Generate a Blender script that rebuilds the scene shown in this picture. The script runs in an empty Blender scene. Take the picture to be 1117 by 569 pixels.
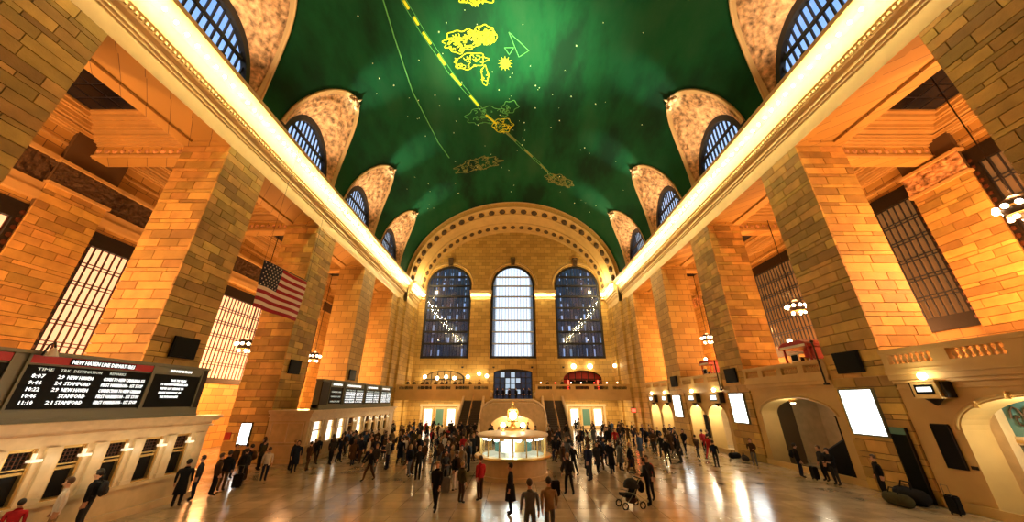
import bpy, bmesh, math, random
from mathutils import Vector, Matrix, noise
random.seed(7)
S = bpy.context.scene
C = S.collection
PI = math.pi
R = math.radians

# ------------------------------------------------------------------ camera, world, light, exposure
cd = bpy.data.cameras.new('camera')
cd.sensor_fit = 'HORIZONTAL'; cd.sensor_width = 36.0
cd.lens = 363.0 / 1117.0 * 36.0
cd.shift_x = -1.0 / 1117.0
cd.clip_start = 0.1; cd.clip_end = 600
cam = bpy.data.objects.new('camera', cd); C.objects.link(cam)
cam.location = (0, 0, 4.15)
cam.rotation_euler = (R(90 + 22.788), 0, 0)
S.camera = cam

S.view_settings.view_transform = 'Standard'
S.view_settings.look = 'None'
S.view_settings.gamma = 1.0
S.view_settings.use_curve_mapping = False
S.view_settings.exposure = 0.0
S.cycles.use_denoising = True
S.cycles.max_bounces = 6
S.cycles.diffuse_bounces = 3
S.cycles.glossy_bounces = 3
S.cycles.sample_clamp_indirect = 6.0
S.cycles.use_light_tree = True

W = bpy.data.worlds.new('evening_sky'); S.world = W
W.use_nodes = True
nt = W.node_tree; nt.nodes.clear()
wo = nt.nodes.new('ShaderNodeOutputWorld'); bg = nt.nodes.new('ShaderNodeBackground')
tc = nt.nodes.new('ShaderNodeTexCoord'); sx_ = nt.nodes.new('ShaderNodeSeparateXYZ')
rp = nt.nodes.new('ShaderNodeValToRGB')
rp.color_ramp.elements[0].position = 0.34; rp.color_ramp.elements[0].color = (0.80, 0.90, 1.0, 1)
rp.color_ramp.elements[1].position = 0.75; rp.color_ramp.elements[1].color = (0.16, 0.36, 0.85, 1)
nt.links.new(tc.outputs['Generated'], sx_.inputs[0]); nt.links.new(sx_.outputs[2], rp.inputs[0])
nt.links.new(rp.outputs[0], bg.inputs[0]); bg.inputs[1].default_value = 1.6
nt.links.new(bg.outputs[0], wo.inputs[0])

def lamp(name, kind, loc, energy, color, size=0.3, rot=None, spot=None, size_y=None):
    l = bpy.data.lights.new(name, kind); l.energy = energy; l.color = color
    if kind == 'AREA':
        l.size = size
        if size_y: l.shape = 'RECTANGLE'; l.size_y = size_y
    else:
        l.shadow_soft_size = size
    if spot: l.spot_size = R(spot); l.spot_blend = 1.0
    o = bpy.data.objects.new(name, l); C.objects.link(o); o.location = loc
    if rot is not None: o.rotation_euler = rot
    return o

WARM = (1.0, 0.72, 0.36); ORANGE = (1.0, 0.41, 0.14); CREAM = (1.0, 0.82, 0.55)
# key figures of the hall
NX = 18.3          # nave half width (pier faces)
PB = 21.35         # back of the piers
AX = 29.0          # aisle back wall
PIERS = [(-3.95, -0.75), (6.7, 9.9), (17.05, 20.25), (27.7, 30.9), (38.35, 41.75)]
BAYC = [2.98, 13.48, 23.98, 34.62, 45.3]
YB, YA, YE = -12.0, 53.5, 60.0   # back wall, arch plane, end wall
ZB = 19.4          # underside of the beams
VZ, VA, VBH = 23.0, 18.3, 15.6   # vault spring, half axes

# ------------------------------------------------------------------ helpers
def link(o, parent=None):
    C.objects.link(o)
    if parent is not None: o.parent = parent
    return o

def tag(o, label=None, cat=None, group=None, kind=None):
    if label: o['label'] = label
    if cat: o['category'] = cat
    if group: o['group'] = group
    if kind: o['kind'] = kind
    return o

def empty(name, loc=(0, 0, 0), rz=0, label=None, cat=None, group=None, kind=None):
    o = bpy.data.objects.new(name, None); o.empty_display_size = 0.2
    C.objects.link(o); o.location = loc; o.rotation_euler = (0, 0, rz)
    return tag(o, label, cat, group, kind)

class MB:
    def __init__(s): s.v = []; s.f = []; s.m = []
    def add(s, vs, fs, mi=0):
        n = len(s.v); s.v += [tuple(p) for p in vs]
        s.f += [tuple(i + n for i in f) for f in fs]; s.m += [mi] * len(fs)
        return s
    def box(s, x0, x1, y0, y1, z0, z1, mi=0):
        x0, x1 = sorted((x0, x1)); y0, y1 = sorted((y0, y1)); z0, z1 = sorted((z0, z1))
        return s.add([(x0,y0,z0),(x1,y0,z0),(x1,y1,z0),(x0,y1,z0),(x0,y0,z1),(x1,y0,z1),(x1,y1,z1),(x0,y1,z1)],
                     [(0,3,2,1),(4,5,6,7),(0,1,5,4),(1,2,6,5),(2,3,7,6),(3,0,4,7)], mi)
    def ring(s, x0, x1, y0, y1, z0, z1, w, mi=0):
        x0, x1 = sorted((x0, x1))
        s.box(x0, x0+w, y0, y1, z0, z1, mi); s.box(x1-w, x1, y0, y1, z0, z1, mi)
        s.box(x0+w, x1-w, y0, y0+w, z0, z1, mi); return s.box(x0+w, x1-w, y1-w, y1, z0, z1, mi)
    def prism(s, pts, fn, a0, a1, mi=0, caps=True):
        n = len(pts)
        vs = [fn(p, a0) for p in pts] + [fn(p, a1) for p in pts]
        fs = [(i, (i+1) % n, n+(i+1) % n, n+i) for i in range(n)]
        if caps: fs += [tuple(reversed(range(n))), tuple(range(n, 2*n))]
        return s.add(vs, fs, mi)
    def tube(s, pts, r, n=6, closed=False, mi=0):
        pts = [Vector(p) for p in pts]; k = len(pts); base = len(s.v); vs = []; fs = []
        for i, p in enumerate(pts):
            a = pts[i-1] if (i or closed) else p; b = pts[(i+1) % k] if (i < k-1 or closed) else p
            t = (b - a).normalized()
            u = t.cross(Vector((0, 0, 1)))
            if u.length < 1e-3: u = t.cross(Vector((1, 0, 0)))
            u.normalize(); w = t.cross(u); rr = r[i] if isinstance(r, (list, tuple)) else r
            vs += [p + u*rr*math.cos(2*PI*j/n) + w*rr*math.sin(2*PI*j/n) for j in range(n)]
        for i in range(k if closed else k-1):
            q = (i+1) % k
            fs += [(i*n+j, i*n+(j+1) % n, q*n+(j+1) % n, q*n+j) for j in range(n)]
        if not closed: fs += [tuple(reversed(range(n))), tuple(range((k-1)*n, k*n))]
        return s.add(vs, fs, mi)
    def lathe(s, prof, c=(0, 0, 0), n=24, mi=0, a0=0, a1=2*PI):
        full = abs(a1-a0-2*PI) < 1e-4; m = n if full else n+1; k = len(prof); vs = []; fs = []
        for r, z in prof:
            vs += [(c[0]+r*math.cos(a0+(a1-a0)*j/n), c[1]+r*math.sin(a0+(a1-a0)*j/n), c[2]+z) for j in range(m)]
        for i in range(k-1):
            for j in range(n):
                q = (j+1) % m
                fs.append((i*m+j, i*m+q, (i+1)*m+q, (i+1)*m+j))
        return s.add(vs, fs, mi)
    def ball(s, c, r, n=10, mi=0):
        rx, ry, rz = (r, r, r) if not isinstance(r, (tuple, list)) else r
        h = n//2
        vs = [(c[0]+rx*math.sin(PI*i/h)*math.cos(2*PI*j/n), c[1]+ry*math.sin(PI*i/h)*math.sin(2*PI*j/n), c[2]+rz*math.cos(PI*i/h)) for i in range(h+1) for j in range(n)]
        fs = [(i*n+j, (i+1)*n+j, (i+1)*n+(j+1) % n, i*n+(j+1) % n) for i in range(h) for j in range(n)]
        return s.add(vs, fs, mi)
    def grid(s, fn, nu, nv, mi=0):
        vs = [fn(i/nu, j/nv) for i in range(nu+1) for j in range(nv+1)]
        fs = [(i*(nv+1)+j, (i+1)*(nv+1)+j, (i+1)*(nv+1)+j+1, i*(nv+1)+j+1) for i in range(nu) for j in range(nv)]
        return s.add(vs, fs, mi)
    def mesh(s, name, mats, smooth=False, norm=True):
        me = bpy.data.meshes.new(name); me.from_pydata(s.v, [], s.f)
        for m in (mats if isinstance(mats, (list, tuple)) else [mats]): me.materials.append(m)
        me.polygons.foreach_set('material_index', s.m)
        if norm:
            b = bmesh.new(); b.from_mesh(me); bmesh.ops.remove_doubles(b, verts=b.verts, dist=1e-5)
            bmesh.ops.recalc_face_normals(b, faces=b.faces); b.to_mesh(me); b.free()
        if smooth:
            me.polygons.foreach_set('use_smooth', [True]*len(me.polygons))
        me.update(); return me
    def build(s, name, mats, parent=None, smooth=False, norm=True, loc=None):
        o = bpy.data.objects.new(name, s.mesh(name, mats, smooth, norm)); link(o, parent)
        if loc: o.location = loc
        return o

def inst(name, me, parent=None, loc=(0,0,0), rot=(0,0,0), scale=(1,1,1)):
    o = bpy.data.objects.new(name, me); link(o, parent)
    o.location = loc; o.rotation_euler = rot; o.scale = scale
    return o

def copy_tree(o, parent=None):
    c = o.copy(); C.objects.link(c); c.parent = parent
    for ch in list(o.children): copy_tree(ch, c)
    return c

# ------------------------------------------------------------------ materials
MATS = {}
def mat(name, col, rough=0.6, metal=0.0, emit=None, estr=0.0, var=0.0, scale=3.0, bump=0.0, bscale=30.0, objvar=0.0, spec=0.4, sampling=None):
    m = bpy.data.materials.new(name); m.use_nodes = True; MATS[name] = m
    t = m.node_tree; b = t.nodes['Principled BSDF']
    b.inputs['Roughness'].default_value = rough; b.inputs['Metallic'].default_value = metal
    b.inputs['Specular IOR Level'].default_value = spec
    b.inputs['Base Color'].default_value = (*col, 1)
    geo = t.nodes.new('ShaderNodeNewGeometry')
    if var or objvar:
        hs = t.nodes.new('ShaderNodeHueSaturation'); hs.inputs['Color'].default_value = (*col, 1)
        src = None
        if var:
            nz = t.nodes.new('ShaderNodeTexNoise'); nz.inputs['Scale'].default_value = scale; nz.inputs['Detail'].default_value = 5
            t.links.new(geo.outputs['Position'], nz.inputs['Vector'])
            mr = t.nodes.new('ShaderNodeMapRange'); mr.inputs[1].default_value = 0.3; mr.inputs[2].default_value = 0.7
            mr.inputs[3].default_value = 1-var; mr.inputs[4].default_value = 1+var
            t.links.new(nz.outputs[0], mr.inputs[0]); src = mr.outputs[0]
        if objvar:
            oi = t.nodes.new('ShaderNodeObjectInfo'); m2 = t.nodes.new('ShaderNodeMapRange')
            m2.inputs[3].default_value = 1-objvar; m2.inputs[4].default_value = 1+objvar
            t.links.new(oi.outputs['Random'], m2.inputs[0])
            if src:
                mu = t.nodes.new('ShaderNodeMath'); mu.operation = 'MULTIPLY'
                t.links.new(src, mu.inputs[0]); t.links.new(m2.outputs[0], mu.inputs[1]); src = mu.outputs[0]
            else: src = m2.outputs[0]
            h2 = t.nodes.new('ShaderNodeMapRange'); h2.inputs[3].default_value = 0.49; h2.inputs[4].default_value = 0.512
            w = t.nodes.new('ShaderNodeMath'); w.operation = 'FRACT'
            w2 = t.nodes.new('ShaderNodeMath'); w2.operation = 'MULTIPLY'; w2.inputs[1].default_value = 7.31
            t.links.new(oi.outputs['Random'], w2.inputs[0]); t.links.new(w2.outputs[0], w.inputs[0]); t.links.new(w.outputs[0], h2.inputs[0])
            t.links.new(h2.outputs[0], hs.inputs['Hue'])
        t.links.new(src, hs.inputs['Value']); t.links.new(hs.outputs[0], b.inputs['Base Color'])
    if bump:
        nb = t.nodes.new('ShaderNodeTexNoise'); nb.inputs['Scale'].default_value = bscale; nb.inputs['Detail'].default_value = 4
        t.links.new(geo.outputs['Position'], nb.inputs['Vector'])
        bp = t.nodes.new('ShaderNodeBump'); bp.inputs['Strength'].default_value = bump; bp.inputs['Distance'].default_value = 0.05
        t.links.new(nb.outputs[0], bp.inputs['Height']); t.links.new(bp.outputs[0], b.inputs['Normal'])
    if emit:
        b.inputs['Emission Color'].default_value = (*emit, 1); b.inputs['Emission Strength'].default_value = estr
        if sampling: m.cycles.emission_sampling = sampling
    return m

STONE = (0.47, 0.295, 0.075)
M_block = mat('sandstone_block', STONE, 0.62, var=0.16, scale=1.6, objvar=0.36, bump=0.25, bscale=14)
M_mortar = mat('dark_mortar', (0.10, 0.062, 0.025), 0.9)
M_plain = mat('smooth_limestone', (0.56, 0.38, 0.14), 0.55, var=0.10, scale=0.8, bump=0.08)
M_cornice = mat('cream_cornice_stone', (0.72, 0.54, 0.27), 0.5, var=0.06, scale=1.5)
M_marble = mat('tan_marble', (0.58, 0.43, 0.23), 0.30, var=0.12, scale=2.2)
M_dark_wood = mat('dark_bronze', (0.018, 0.013, 0.008), 0.45, metal=0.4, var=0.2, scale=6)
M_bronze = mat('bronze_bar', (0.09, 0.03, 0.012), 0.4, metal=0.5)
M_iron = mat('black_iron', (0.018, 0.018, 0.022), 0.5)
M_brass = mat('brass', (0.65, 0.42, 0.14), 0.3, metal=0.8)
M_black = mat('black_plastic', (0.007, 0.007, 0.008), 0.5, spec=0.08)
M_screen = mat('black_display_glass', (0.004, 0.006, 0.006), 0.35, spec=0.08)
M_glare_steel = mat('glare_pale_steel', (0.42, 0.47, 0.52), 0.4)  # centre window bars, paled to imitate glare washing over the steel
M_white = mat('white_paint', (0.75, 0.72, 0.64), 0.5)
M_carved = mat('carved_relief_stone', (0.58, 0.34, 0.16), 0.75, var=0.75, scale=2.6, bump=1.0, bscale=5)  # strong noise tone puts the dark of carved crevices into the colour
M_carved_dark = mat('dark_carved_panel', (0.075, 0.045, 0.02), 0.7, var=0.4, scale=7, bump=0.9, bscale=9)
M_gold = mat('gilded_plaster', (0.58, 0.36, 0.09), 0.5, var=0.22, scale=6, bump=0.6, bscale=8)
M_rim = mat('cream_rim_plaster', (0.66, 0.45, 0.20), 0.6)
M_reddark = mat('red_lacquer', (0.35, 0.025, 0.02), 0.4)

def brick_mat(name, c1, c2, mortar, bw, bh, axis):
    m = bpy.data.materials.new(name); m.use_nodes = True; t = m.node_tree; b = t.nodes['Principled BSDF']
    b.inputs['Roughness'].default_value = 0.62
    geo = t.nodes.new('ShaderNodeNewGeometry'); sp = t.nodes.new('ShaderNodeSeparateXYZ'); cb = t.nodes.new('ShaderNodeCombineXYZ')
    t.links.new(geo.outputs['Position'], sp.inputs[0])
    ad = t.nodes.new('ShaderNodeMath'); ad.operation = 'ADD'
    t.links.new(sp.outputs[0], ad.inputs[0]); t.links.new(sp.outputs[1], ad.inputs[1])
    t.links.new(ad.outputs[0], cb.inputs[0]); t.links.new(sp.outputs[2], cb.inputs[1])
    br = t.nodes.new('ShaderNodeTexBrick'); br.inputs['Color1'].default_value = (*c1, 1); br.inputs['Color2'].default_value = (*c2, 1)
    br.inputs['Mortar'].default_value = (*mortar, 1); br.inputs['Scale'].default_value = 1.0
    br.inputs['Mortar Size'].default_value = 0.022; br.inputs['Brick Width'].default_value = bw; br.inputs['Row Height'].default_value = bh
    br.inputs['Bias'].default_value = -0.1
    t.links.new(cb.outputs[0], br.inputs['Vector']); t.links.new(br.outputs[0], b.inputs['Base Color'])
    return m
M_ashlar = brick_mat('ashlar_stone', (0.58, 0.37, 0.10), (0.38, 0.235, 0.055), (0.15, 0.09, 0.035), 1.35, 0.66, 0)

def floor_mat():
    m = bpy.data.materials.new('polished_marble_floor'); m.use_nodes = True; t = m.node_tree; b = t.nodes['Principled BSDF']
    geo = t.nodes.new('ShaderNodeNewGeometry')
    br = t.nodes.new('ShaderNodeTexBrick'); br.offset = 0.0
    br.inputs['Color1'].default_value = (0.46, 0.34, 0.21, 1); br.inputs['Color2'].default_value = (0.33, 0.235, 0.14, 1)
    br.inputs['Mortar'].default_value = (0.20, 0.14, 0.08, 1); br.inputs['Scale'].default_value = 1.0
    br.inputs['Mortar Size'].default_value = 0.012; br.inputs['Brick Width'].default_value = 1.2; br.inputs['Row Height'].default_value = 1.2
    t.links.new(geo.outputs['Position'], br.inputs['Vector'])
    nz = t.nodes.new('ShaderNodeTexNoise'); nz.inputs['Scale'].default_value = 1.1; nz.inputs['Detail'].default_value = 8
    t.links.new(geo.outputs['Position'], nz.inputs['Vector'])
    mx = t.nodes.new('ShaderNodeMix'); mx.data_type = 'RGBA'; mx.blend_type = 'OVERLAY'; mx.inputs[0].default_value = 0.45
    t.links.new(br.outputs[0], mx.inputs[6]); t.links.new(nz.outputs[0], mx.inputs[7]); t.links.new(mx.outputs[2], b.inputs['Base Color'])
    mr = t.nodes.new('ShaderNodeMapRange'); mr.inputs[3].default_value = 0.10; mr.inputs[4].default_value = 0.27
    t.links.new(nz.outputs[0], mr.inputs[0]); t.links.new(mr.outputs[0], b.inputs['Roughness'])
    b.inputs['Specular IOR Level'].default_value = 1.0
    return m
M_floor = floor_mat()

def ceiling_mat():
    m = bpy.data.materials.new('painted_green_vault'); m.use_nodes = True; t = m.node_tree; b = t.nodes['Principled BSDF']
    b.inputs['Roughness'].default_value = 0.75; b.inputs['Specular IOR Level'].default_value = 0.15
    geo = t.nodes.new('ShaderNodeNewGeometry')
    mp = t.nodes.new('ShaderNodeMapping'); mp.inputs['Rotation'].default_value = (0, 0, R(38)); mp.inputs['Scale'].default_value = (0.22, 0.075, 0.1)
    t.links.new(geo.outputs['Position'], mp.inputs[0])
    nz = t.nodes.new('ShaderNodeTexNoise'); nz.inputs['Scale'].default_value = 1.0; nz.inputs['Detail'].default_value = 7; nz.inputs['Roughness'].default_value = 0.6
    t.links.new(mp.outputs[0], nz.inputs['Vector'])
    cr = t.nodes.new('ShaderNodeValToRGB'); e = cr.color_ramp.elements
    e[0].position = 0.36; e[0].color = (0.003, 0.025, 0.009, 1); e[1].position = 0.72; e[1].color = (0.020, 0.078, 0.028, 1)
    k = e.new(0.52); k.color = (0.004, 0.066, 0.020, 1)
    t.links.new(nz.outputs[0], cr.inputs[0]); t.links.new(cr.outputs[0], b.inputs['Base Color'])
    return m
M_ceiling = ceiling_mat()

def glass_mat(name, tint=(0.9, 0.95, 1.0), gl=0.12):
    m = bpy.data.materials.new(name); m.use_nodes = True; t = m.node_tree; t.nodes.clear()
    o = t.nodes.new('ShaderNodeOutputMaterial'); mx = t.nodes.new('ShaderNodeMixShader')
    tr = t.nodes.new('ShaderNodeBsdfTransparent'); tr.inputs[0].default_value = (*tint, 1)
    g = t.nodes.new('ShaderNodeBsdfGlossy'); g.inputs['Roughness'].default_value = 0.08
    mx.inputs[0].default_value = gl
    t.links.new(tr.outputs[0], mx.inputs[1]); t.links.new(g.outputs[0], mx.inputs[2]); t.links.new(mx.outputs[0], o.inputs[0])
    return m
M_glass = glass_mat('window_glass')
M_bulb = mat('lit_bulb', (1, 0.9, 0.7), 0.4, emit=(1.0, 0.77, 0.33), estr=185.0)
M_globe = mat('lit_globe', (1, 0.9, 0.7), 0.4, emit=(1.0, 0.80, 0.50), estr=14.0, sampling='NONE')
M_litL = mat('lit_office_pane', (0.5, 0.36, 0.25), 0.3, emit=(1.0, 0.52, 0.25), estr=1.45, objvar=0.1, sampling='NONE')
M_reflR = mat('reflected_glow_pane', (0.11, 0.06, 0.026), 0.10, emit=(1.0, 0.46, 0.13), estr=0.16, sampling='NONE')  # orange emission stands in for lamplight reflected in the glass
M_sky = mat('dark_skylight_pane', (0.010, 0.013, 0.022), 0.2, objvar=0.5)
M_box = mat('lit_poster_panel', (1, 1, 1), 0.3, emit=(0.93, 1.0, 0.97), estr=5.0)
M_tick = mat('lit_ticket_pane', (0.8, 0.75, 0.65), 0.3, emit=(1.0, 0.93, 0.78), estr=2.2, sampling='NONE')
M_text = mat('lit_board_lettering', (0.9, 0.9, 0.9), 0.4, emit=(0.95, 1.0, 0.98), estr=1.6, sampling='NONE')
M_textd = mat('dim_board_lettering', (0.6, 0.65, 0.6), 0.4, emit=(0.75, 0.9, 0.8), estr=0.5, sampling='NONE')
M_red = mat('red_header', (0.45, 0.02, 0.03), 0.4)
M_neon = mat('red_neon', (1, 0.1, 0.05), 0.4, emit=(1.0, 0.06, 0.03), estr=5.0, sampling='NONE')
M_boothglow = mat('booth_lamp', (1, 1, 1), 0.4, emit=(0.80, 1.0, 0.95), estr=10.0)
M_teal = mat('teal_glass', (0.10, 0.22, 0.20), 0.15)
M_tealdoor = mat('dark_teal_door', (0.012, 0.035, 0.035), 0.25)
M_grey = mat('grey_green_metal', (0.16, 0.17, 0.12), 0.4, metal=0.3)
M_star = mat('gilt_star', (0.95, 0.85, 0.35), 0.5, emit=(0.8, 0.9, 0.4), estr=0.5, sampling='NONE')
M_line = mat('gold_paint_line', (0.95, 0.85, 0.02), 0.6)
M_line2 = mat('faded_ochre_paint', (0.22, 0.22, 0.05), 0.7)
M_line3 = mat('pale_green_paint', (0.12, 0.42, 0.10), 0.7)

# ------------------------------------------------------------------ the setting
tag(MB().box(-AX, AX, YB, YE, -0.2, 0.0).build('floor', M_floor), 'polished tan marble floor of the concourse', kind='structure')

def vault_pt(x, y, off=0.0):
    """point of the vault above plan position x, y, moved off inward"""
    z = VBH*math.sqrt(max(0.0, 1-(x/VA)**2))
    n = Vector((x/VA**2, 0, z/VBH**2)).normalized()
    return (x-n.x*off, y, VZ+z-n.z*off)

LHW, LZ = 4.2, 8.4
def vault():
    cols = []
    bays = BAYC
    y = YB
    NP = 18
    prev = YB
    for c in bays:
        st = c-LHW
        k = max(1, int((st-prev)/0.8))
        cols += [(prev+(st-prev)*i/k, 0.0) for i in range(k)]
        cols += [(c-LHW*math.cos(PI*i/NP), LZ*math.sin(PI*i/NP)) for i in range(NP+1)]
        prev = c+LHW+0.01
    k = int((YA-prev)/0.8)
    cols += [(prev+(YA-prev)*i/k, 0.0) for i in range(k+1)]
    b = MB(); NT = 40; vs = []; fs = []
    for (y, zg) in cols:
        t0 = math.asin(min(1, zg/VBH))
        for j in range(NT+1):
            t = t0+(PI-2*t0)*j/NT
            vs.append((VA*math.cos(t), y, VZ+VBH*math.sin(t)))
    for i in range(len(cols)-1):
        for j in range(NT):
            fs.append((i*(NT+1)+j, i*(NT+1)+j+1, (i+1)*(NT+1)+j+1, (i+1)*(NT+1)+j))
    b.add(vs, fs)
    return b.build('ceiling', M_ceiling, smooth=True)
ceil = tag(vault(), 'green painted barrel vault with gold star figures', kind='structure')

# roof over the vault keeps the sky out of the attic
# cornice and beams: profile (projection into the nave, height)
PROF = [(0, 19.4), (0.0, 20.35), (0.07, 20.38), (0.07, 20.52), (0.16, 20.56), (0.16, 20.68), (0.10, 20.70), (0.10, 20.82), (0.30, 20.95),
        (0.34, 21.22), (0.50, 21.30), (0.52, 21.55), (0.56, 21.80), (0.60, 22.10), (0.78, 22.32), (1.06, 22.52), (1.24, 22.66), (1.26, 22.95), (1.0, 23.0), (-0.02, 23.0), (-0.02, 19.4)]
bulb_me = MB().ball((0, 0, 0), 0.085, 8).mesh('bulb', M_bulb, smooth=True)
dent_me = MB().box(-0.07, 0.07, -0.06, 0.06, -0.09, 0.09).mesh('dentil', M_cornice)
tn = 0
for s in (-1, 1):
    side = 'left' if s < 0 else 'right'
    b = MB()
    b.prism(PROF, lambda p, a, s=s: (s*(NX-p[0]), a, p[1]), YB, YA)
    b.prism(PROF, lambda p, a, s=s: (s*(NX-0.7-p[0]), a, p[1]), YA-0.01, YE)
    tr = b.build('trim_%d' % (1 if s < 0 else 2), M_cornice)
    tag(tr, 'cream moulded cornice lit by a row of bulbs above the %s piers' % ('ticket side' if s < 0 else 'gallery side'), kind='structure')
    y = 6.6
    while y < YE-1.2:
        inst('bulb', bulb_me, tr, (s*(NX-1.12-(0.7 if y > YA-1.1 else 0)), y, 21.95)); y += 0.62
    dm = MB(); y = 3.0
    while y < YA:
        dm.box(s*(NX-0.36), s*(NX-0.46), y, y+0.12, 21.04, 21.2); y += 0.24
    tag(dm.build('dentil_course', M_cornice, tr), kind='stuff')
    # long beam over the piers, its soffit with a sunk panel in every bay
    b = MB()
    b.box(s*(NX+0.02), s*(PB), YB, YE, ZB+0.16, 23.0)
    for (p0, p1) in PIERS + [(48.9, YE)]:
        b.box(s*(NX+0.02), s*PB, p0-0.02, p1+0.02, ZB, ZB+0.2)
    ed = [YB]+[v for p in PIERS for v in p]+[48.9]
    for i in range(0, len(ed), 2):
        y0, y1 = ed[i], ed[i+1]
        b.box(s*(NX+0.02), s*(NX+0.5), y0, y1, ZB, ZB+0.2); b.box(s*(PB-0.75), s*PB, y0, y1, ZB, ZB+0.2)
        b.box(s*(NX+0.5), s*(PB-0.75), y0, y0+0.3, ZB, ZB+0.2); b.box(s*(NX+0.5), s*(PB-0.75), y1-0.35, y1, ZB, ZB+0.2)
    tag(b.build('beam_%s' % side, M_ashlar), 'long stone beam carried by the %s piers' % ('ticket side' if s < 0 else 'gallery side'), kind='structure')

# ---- stone piers with single blocks
def block_mesh():
    b = bmesh.new(); bmesh.ops.create_cube(b, size=1.0)
    me = bpy.data.meshes.new('stone_block'); b.to_mesh(me); b.free(); me.materials.append(M_block); return me
BLK = block_mesh()
TH = 0.10
def face_blocks(parent, axis, fixed, sgn, a0, a1, z0, z1, rnd, ch=0.64, ln=1.35):
    """blocks on a vertical face: axis 'x' = face normal along x (runs in y), 'y' = normal along y (runs in x)"""
    L = a1-a0; g = 0.017; hs = []
    while sum(hs) < z1-z0: hs.append(rnd.choice((0.50, 0.56, 0.26, 0.48, 0.24)) if not hs or hs[-1] > 0.3 else rnd.choice((0.52, 0.58)))
    kz = (z1-z0)/sum(hs); hs = [q*kz for q in hs]; n = len(hs)
    for i in range(n):
        h = hs[i]; zb = z0+sum(hs[:i])
        cuts = [0.0]; x = ln*(0.45 if i % 2 else 0.95)*rnd.uniform(0.8, 1.2)
        while x < L-0.4:
            cuts.append(x); x += ln*rnd.uniform(0.75, 1.25)
        cuts.append(L)
        for j in range(len(cuts)-1):
            c0, c1 = a0+cuts[j], a0+cuts[j+1]
            cz = zb+h*0.5; cc = (c0+c1)/2; pr = rnd.uniform(-0.008, 0.008)
            e0 = -0.002 if j == 0 else g; e1 = -0.002 if j == len(cuts)-2 else g
            cc += (e0-e1)/2; wd = c1-c0-e0-e1
            if axis == 'x': inst('stone_block', BLK, parent, (fixed-sgn*(TH/2)+sgn*pr, cc, cz), (0,0,0), (TH, wd, h-2*g))
            else: inst('stone_block', BLK, parent, (cc, fixed-sgn*(TH/2)+sgn*pr, cz), (0,0,0), (wd, TH, h-2*g))
PIER_LAB = ['behind the first open bay', 'beside the near departures board', 'before the flag', 'behind the far ticket office']
for s in (-1, 1):
    for k, (y0, y1) in enumerate(PIERS):
        rnd = random.Random(k*10+s)
        sidetx = 'ticket side' if s < 0 else 'gallery side'
        nm = 'stone_pier'
        blocks = k in (1, 2, 3)
        ordw = ['rearmost', 'first', 'second', 'third', 'fourth'][k]
        e = empty(nm, (s*(NX+PB)/2, (y0+y1)/2, 0), 0, 'tall rectangular sandstone pier, %s before the green vault lunettes on the %s' % (ordw, sidetx) if False else 'tall sandstone block pier, %s of the %s row counted towards the arched windows' % (ordw, sidetx), None, None, 'structure')
        off = e.location
        i = TH if blocks else 0
        core = MB()
        core.box(s*(NX+i)-off.x, s*PB-off.x, y0+(i if k > 1 else 0)-off.y, y1-off.y, 0, ZB+0.05)
        core.build('core', M_mortar if blocks else M_ashlar, e)
        if blocks:
            bk = MB().box(s*(PB-0.1)-off.x, s*(PB+0.003)-off.x, y0+0.15-off.y, y1+0.003-off.y, 0, ZB); bk.build('rear_facing', M_ashlar, e)
            z0 = 0.0 if s > 0 else (3.0 if k < 3 else 3.4)
            lx = s*NX-off.x
            face_blocks(e, 'x', lx, -s, y0-off.y, y1-off.y, z0 if s < 0 else 0.0, ZB, rnd)
            if k > 1:
                xa, xb = sorted((s*(NX+TH)-off.x, s*PB-off.x))
                face_blocks(e, 'y', y0-off.y, -1, xa, xb, 0.0 if s < 0 else 5.4, ZB, rnd)
            elif s < 0 or True:
                MB().box(s*NX-off.x, s*PB-off.x, y0-off.y, y0+TH-off.y, 0, ZB).build('near_facing', M_ashlar, e)
            if k == 1 or True:
                MB().box(s*(NX+0.08)-off.x, s*PB-off.x, y1-0.08-off.y, y1-off.y, 0, ZB).build('far_facing', M_ashlar, e)
    # end block of the arcade
    e = MB(); e.box(s*NX, s*PB, 48.9, YA, 0, ZB); e.box(s*(NX-0.7), s*PB, YA, YE, 0, ZB)
    e.box(s*(NX-0.35), s*NX, 51.2, YA, 0, ZB); e.box(s*(NX-1.0), s*(NX-0.7), 57.6, YE, 0, ZB)
    tag(e.build('wall_end_%s' % ('left' if s < 0 else 'right'), M_ashlar), 'stone end pier with pilaster strips closing the %s arcade' % ('ticket side' if s < 0 else 'gallery side'), kind='structure')

# back wall behind the camera, roofs, aisle ends
b = MB(); b.box(-AX-0.3, AX+0.3, YB-0.3, YB, 0, 40)
for s in (-1, 1): b.box(s*PB, s*(AX+0.6), 52.0, 52.3, 0, 22.5)
tag(b.build('wall_back', M_ashlar), 'plain stone wall closing the near end of the concourse', kind='structure')

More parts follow.
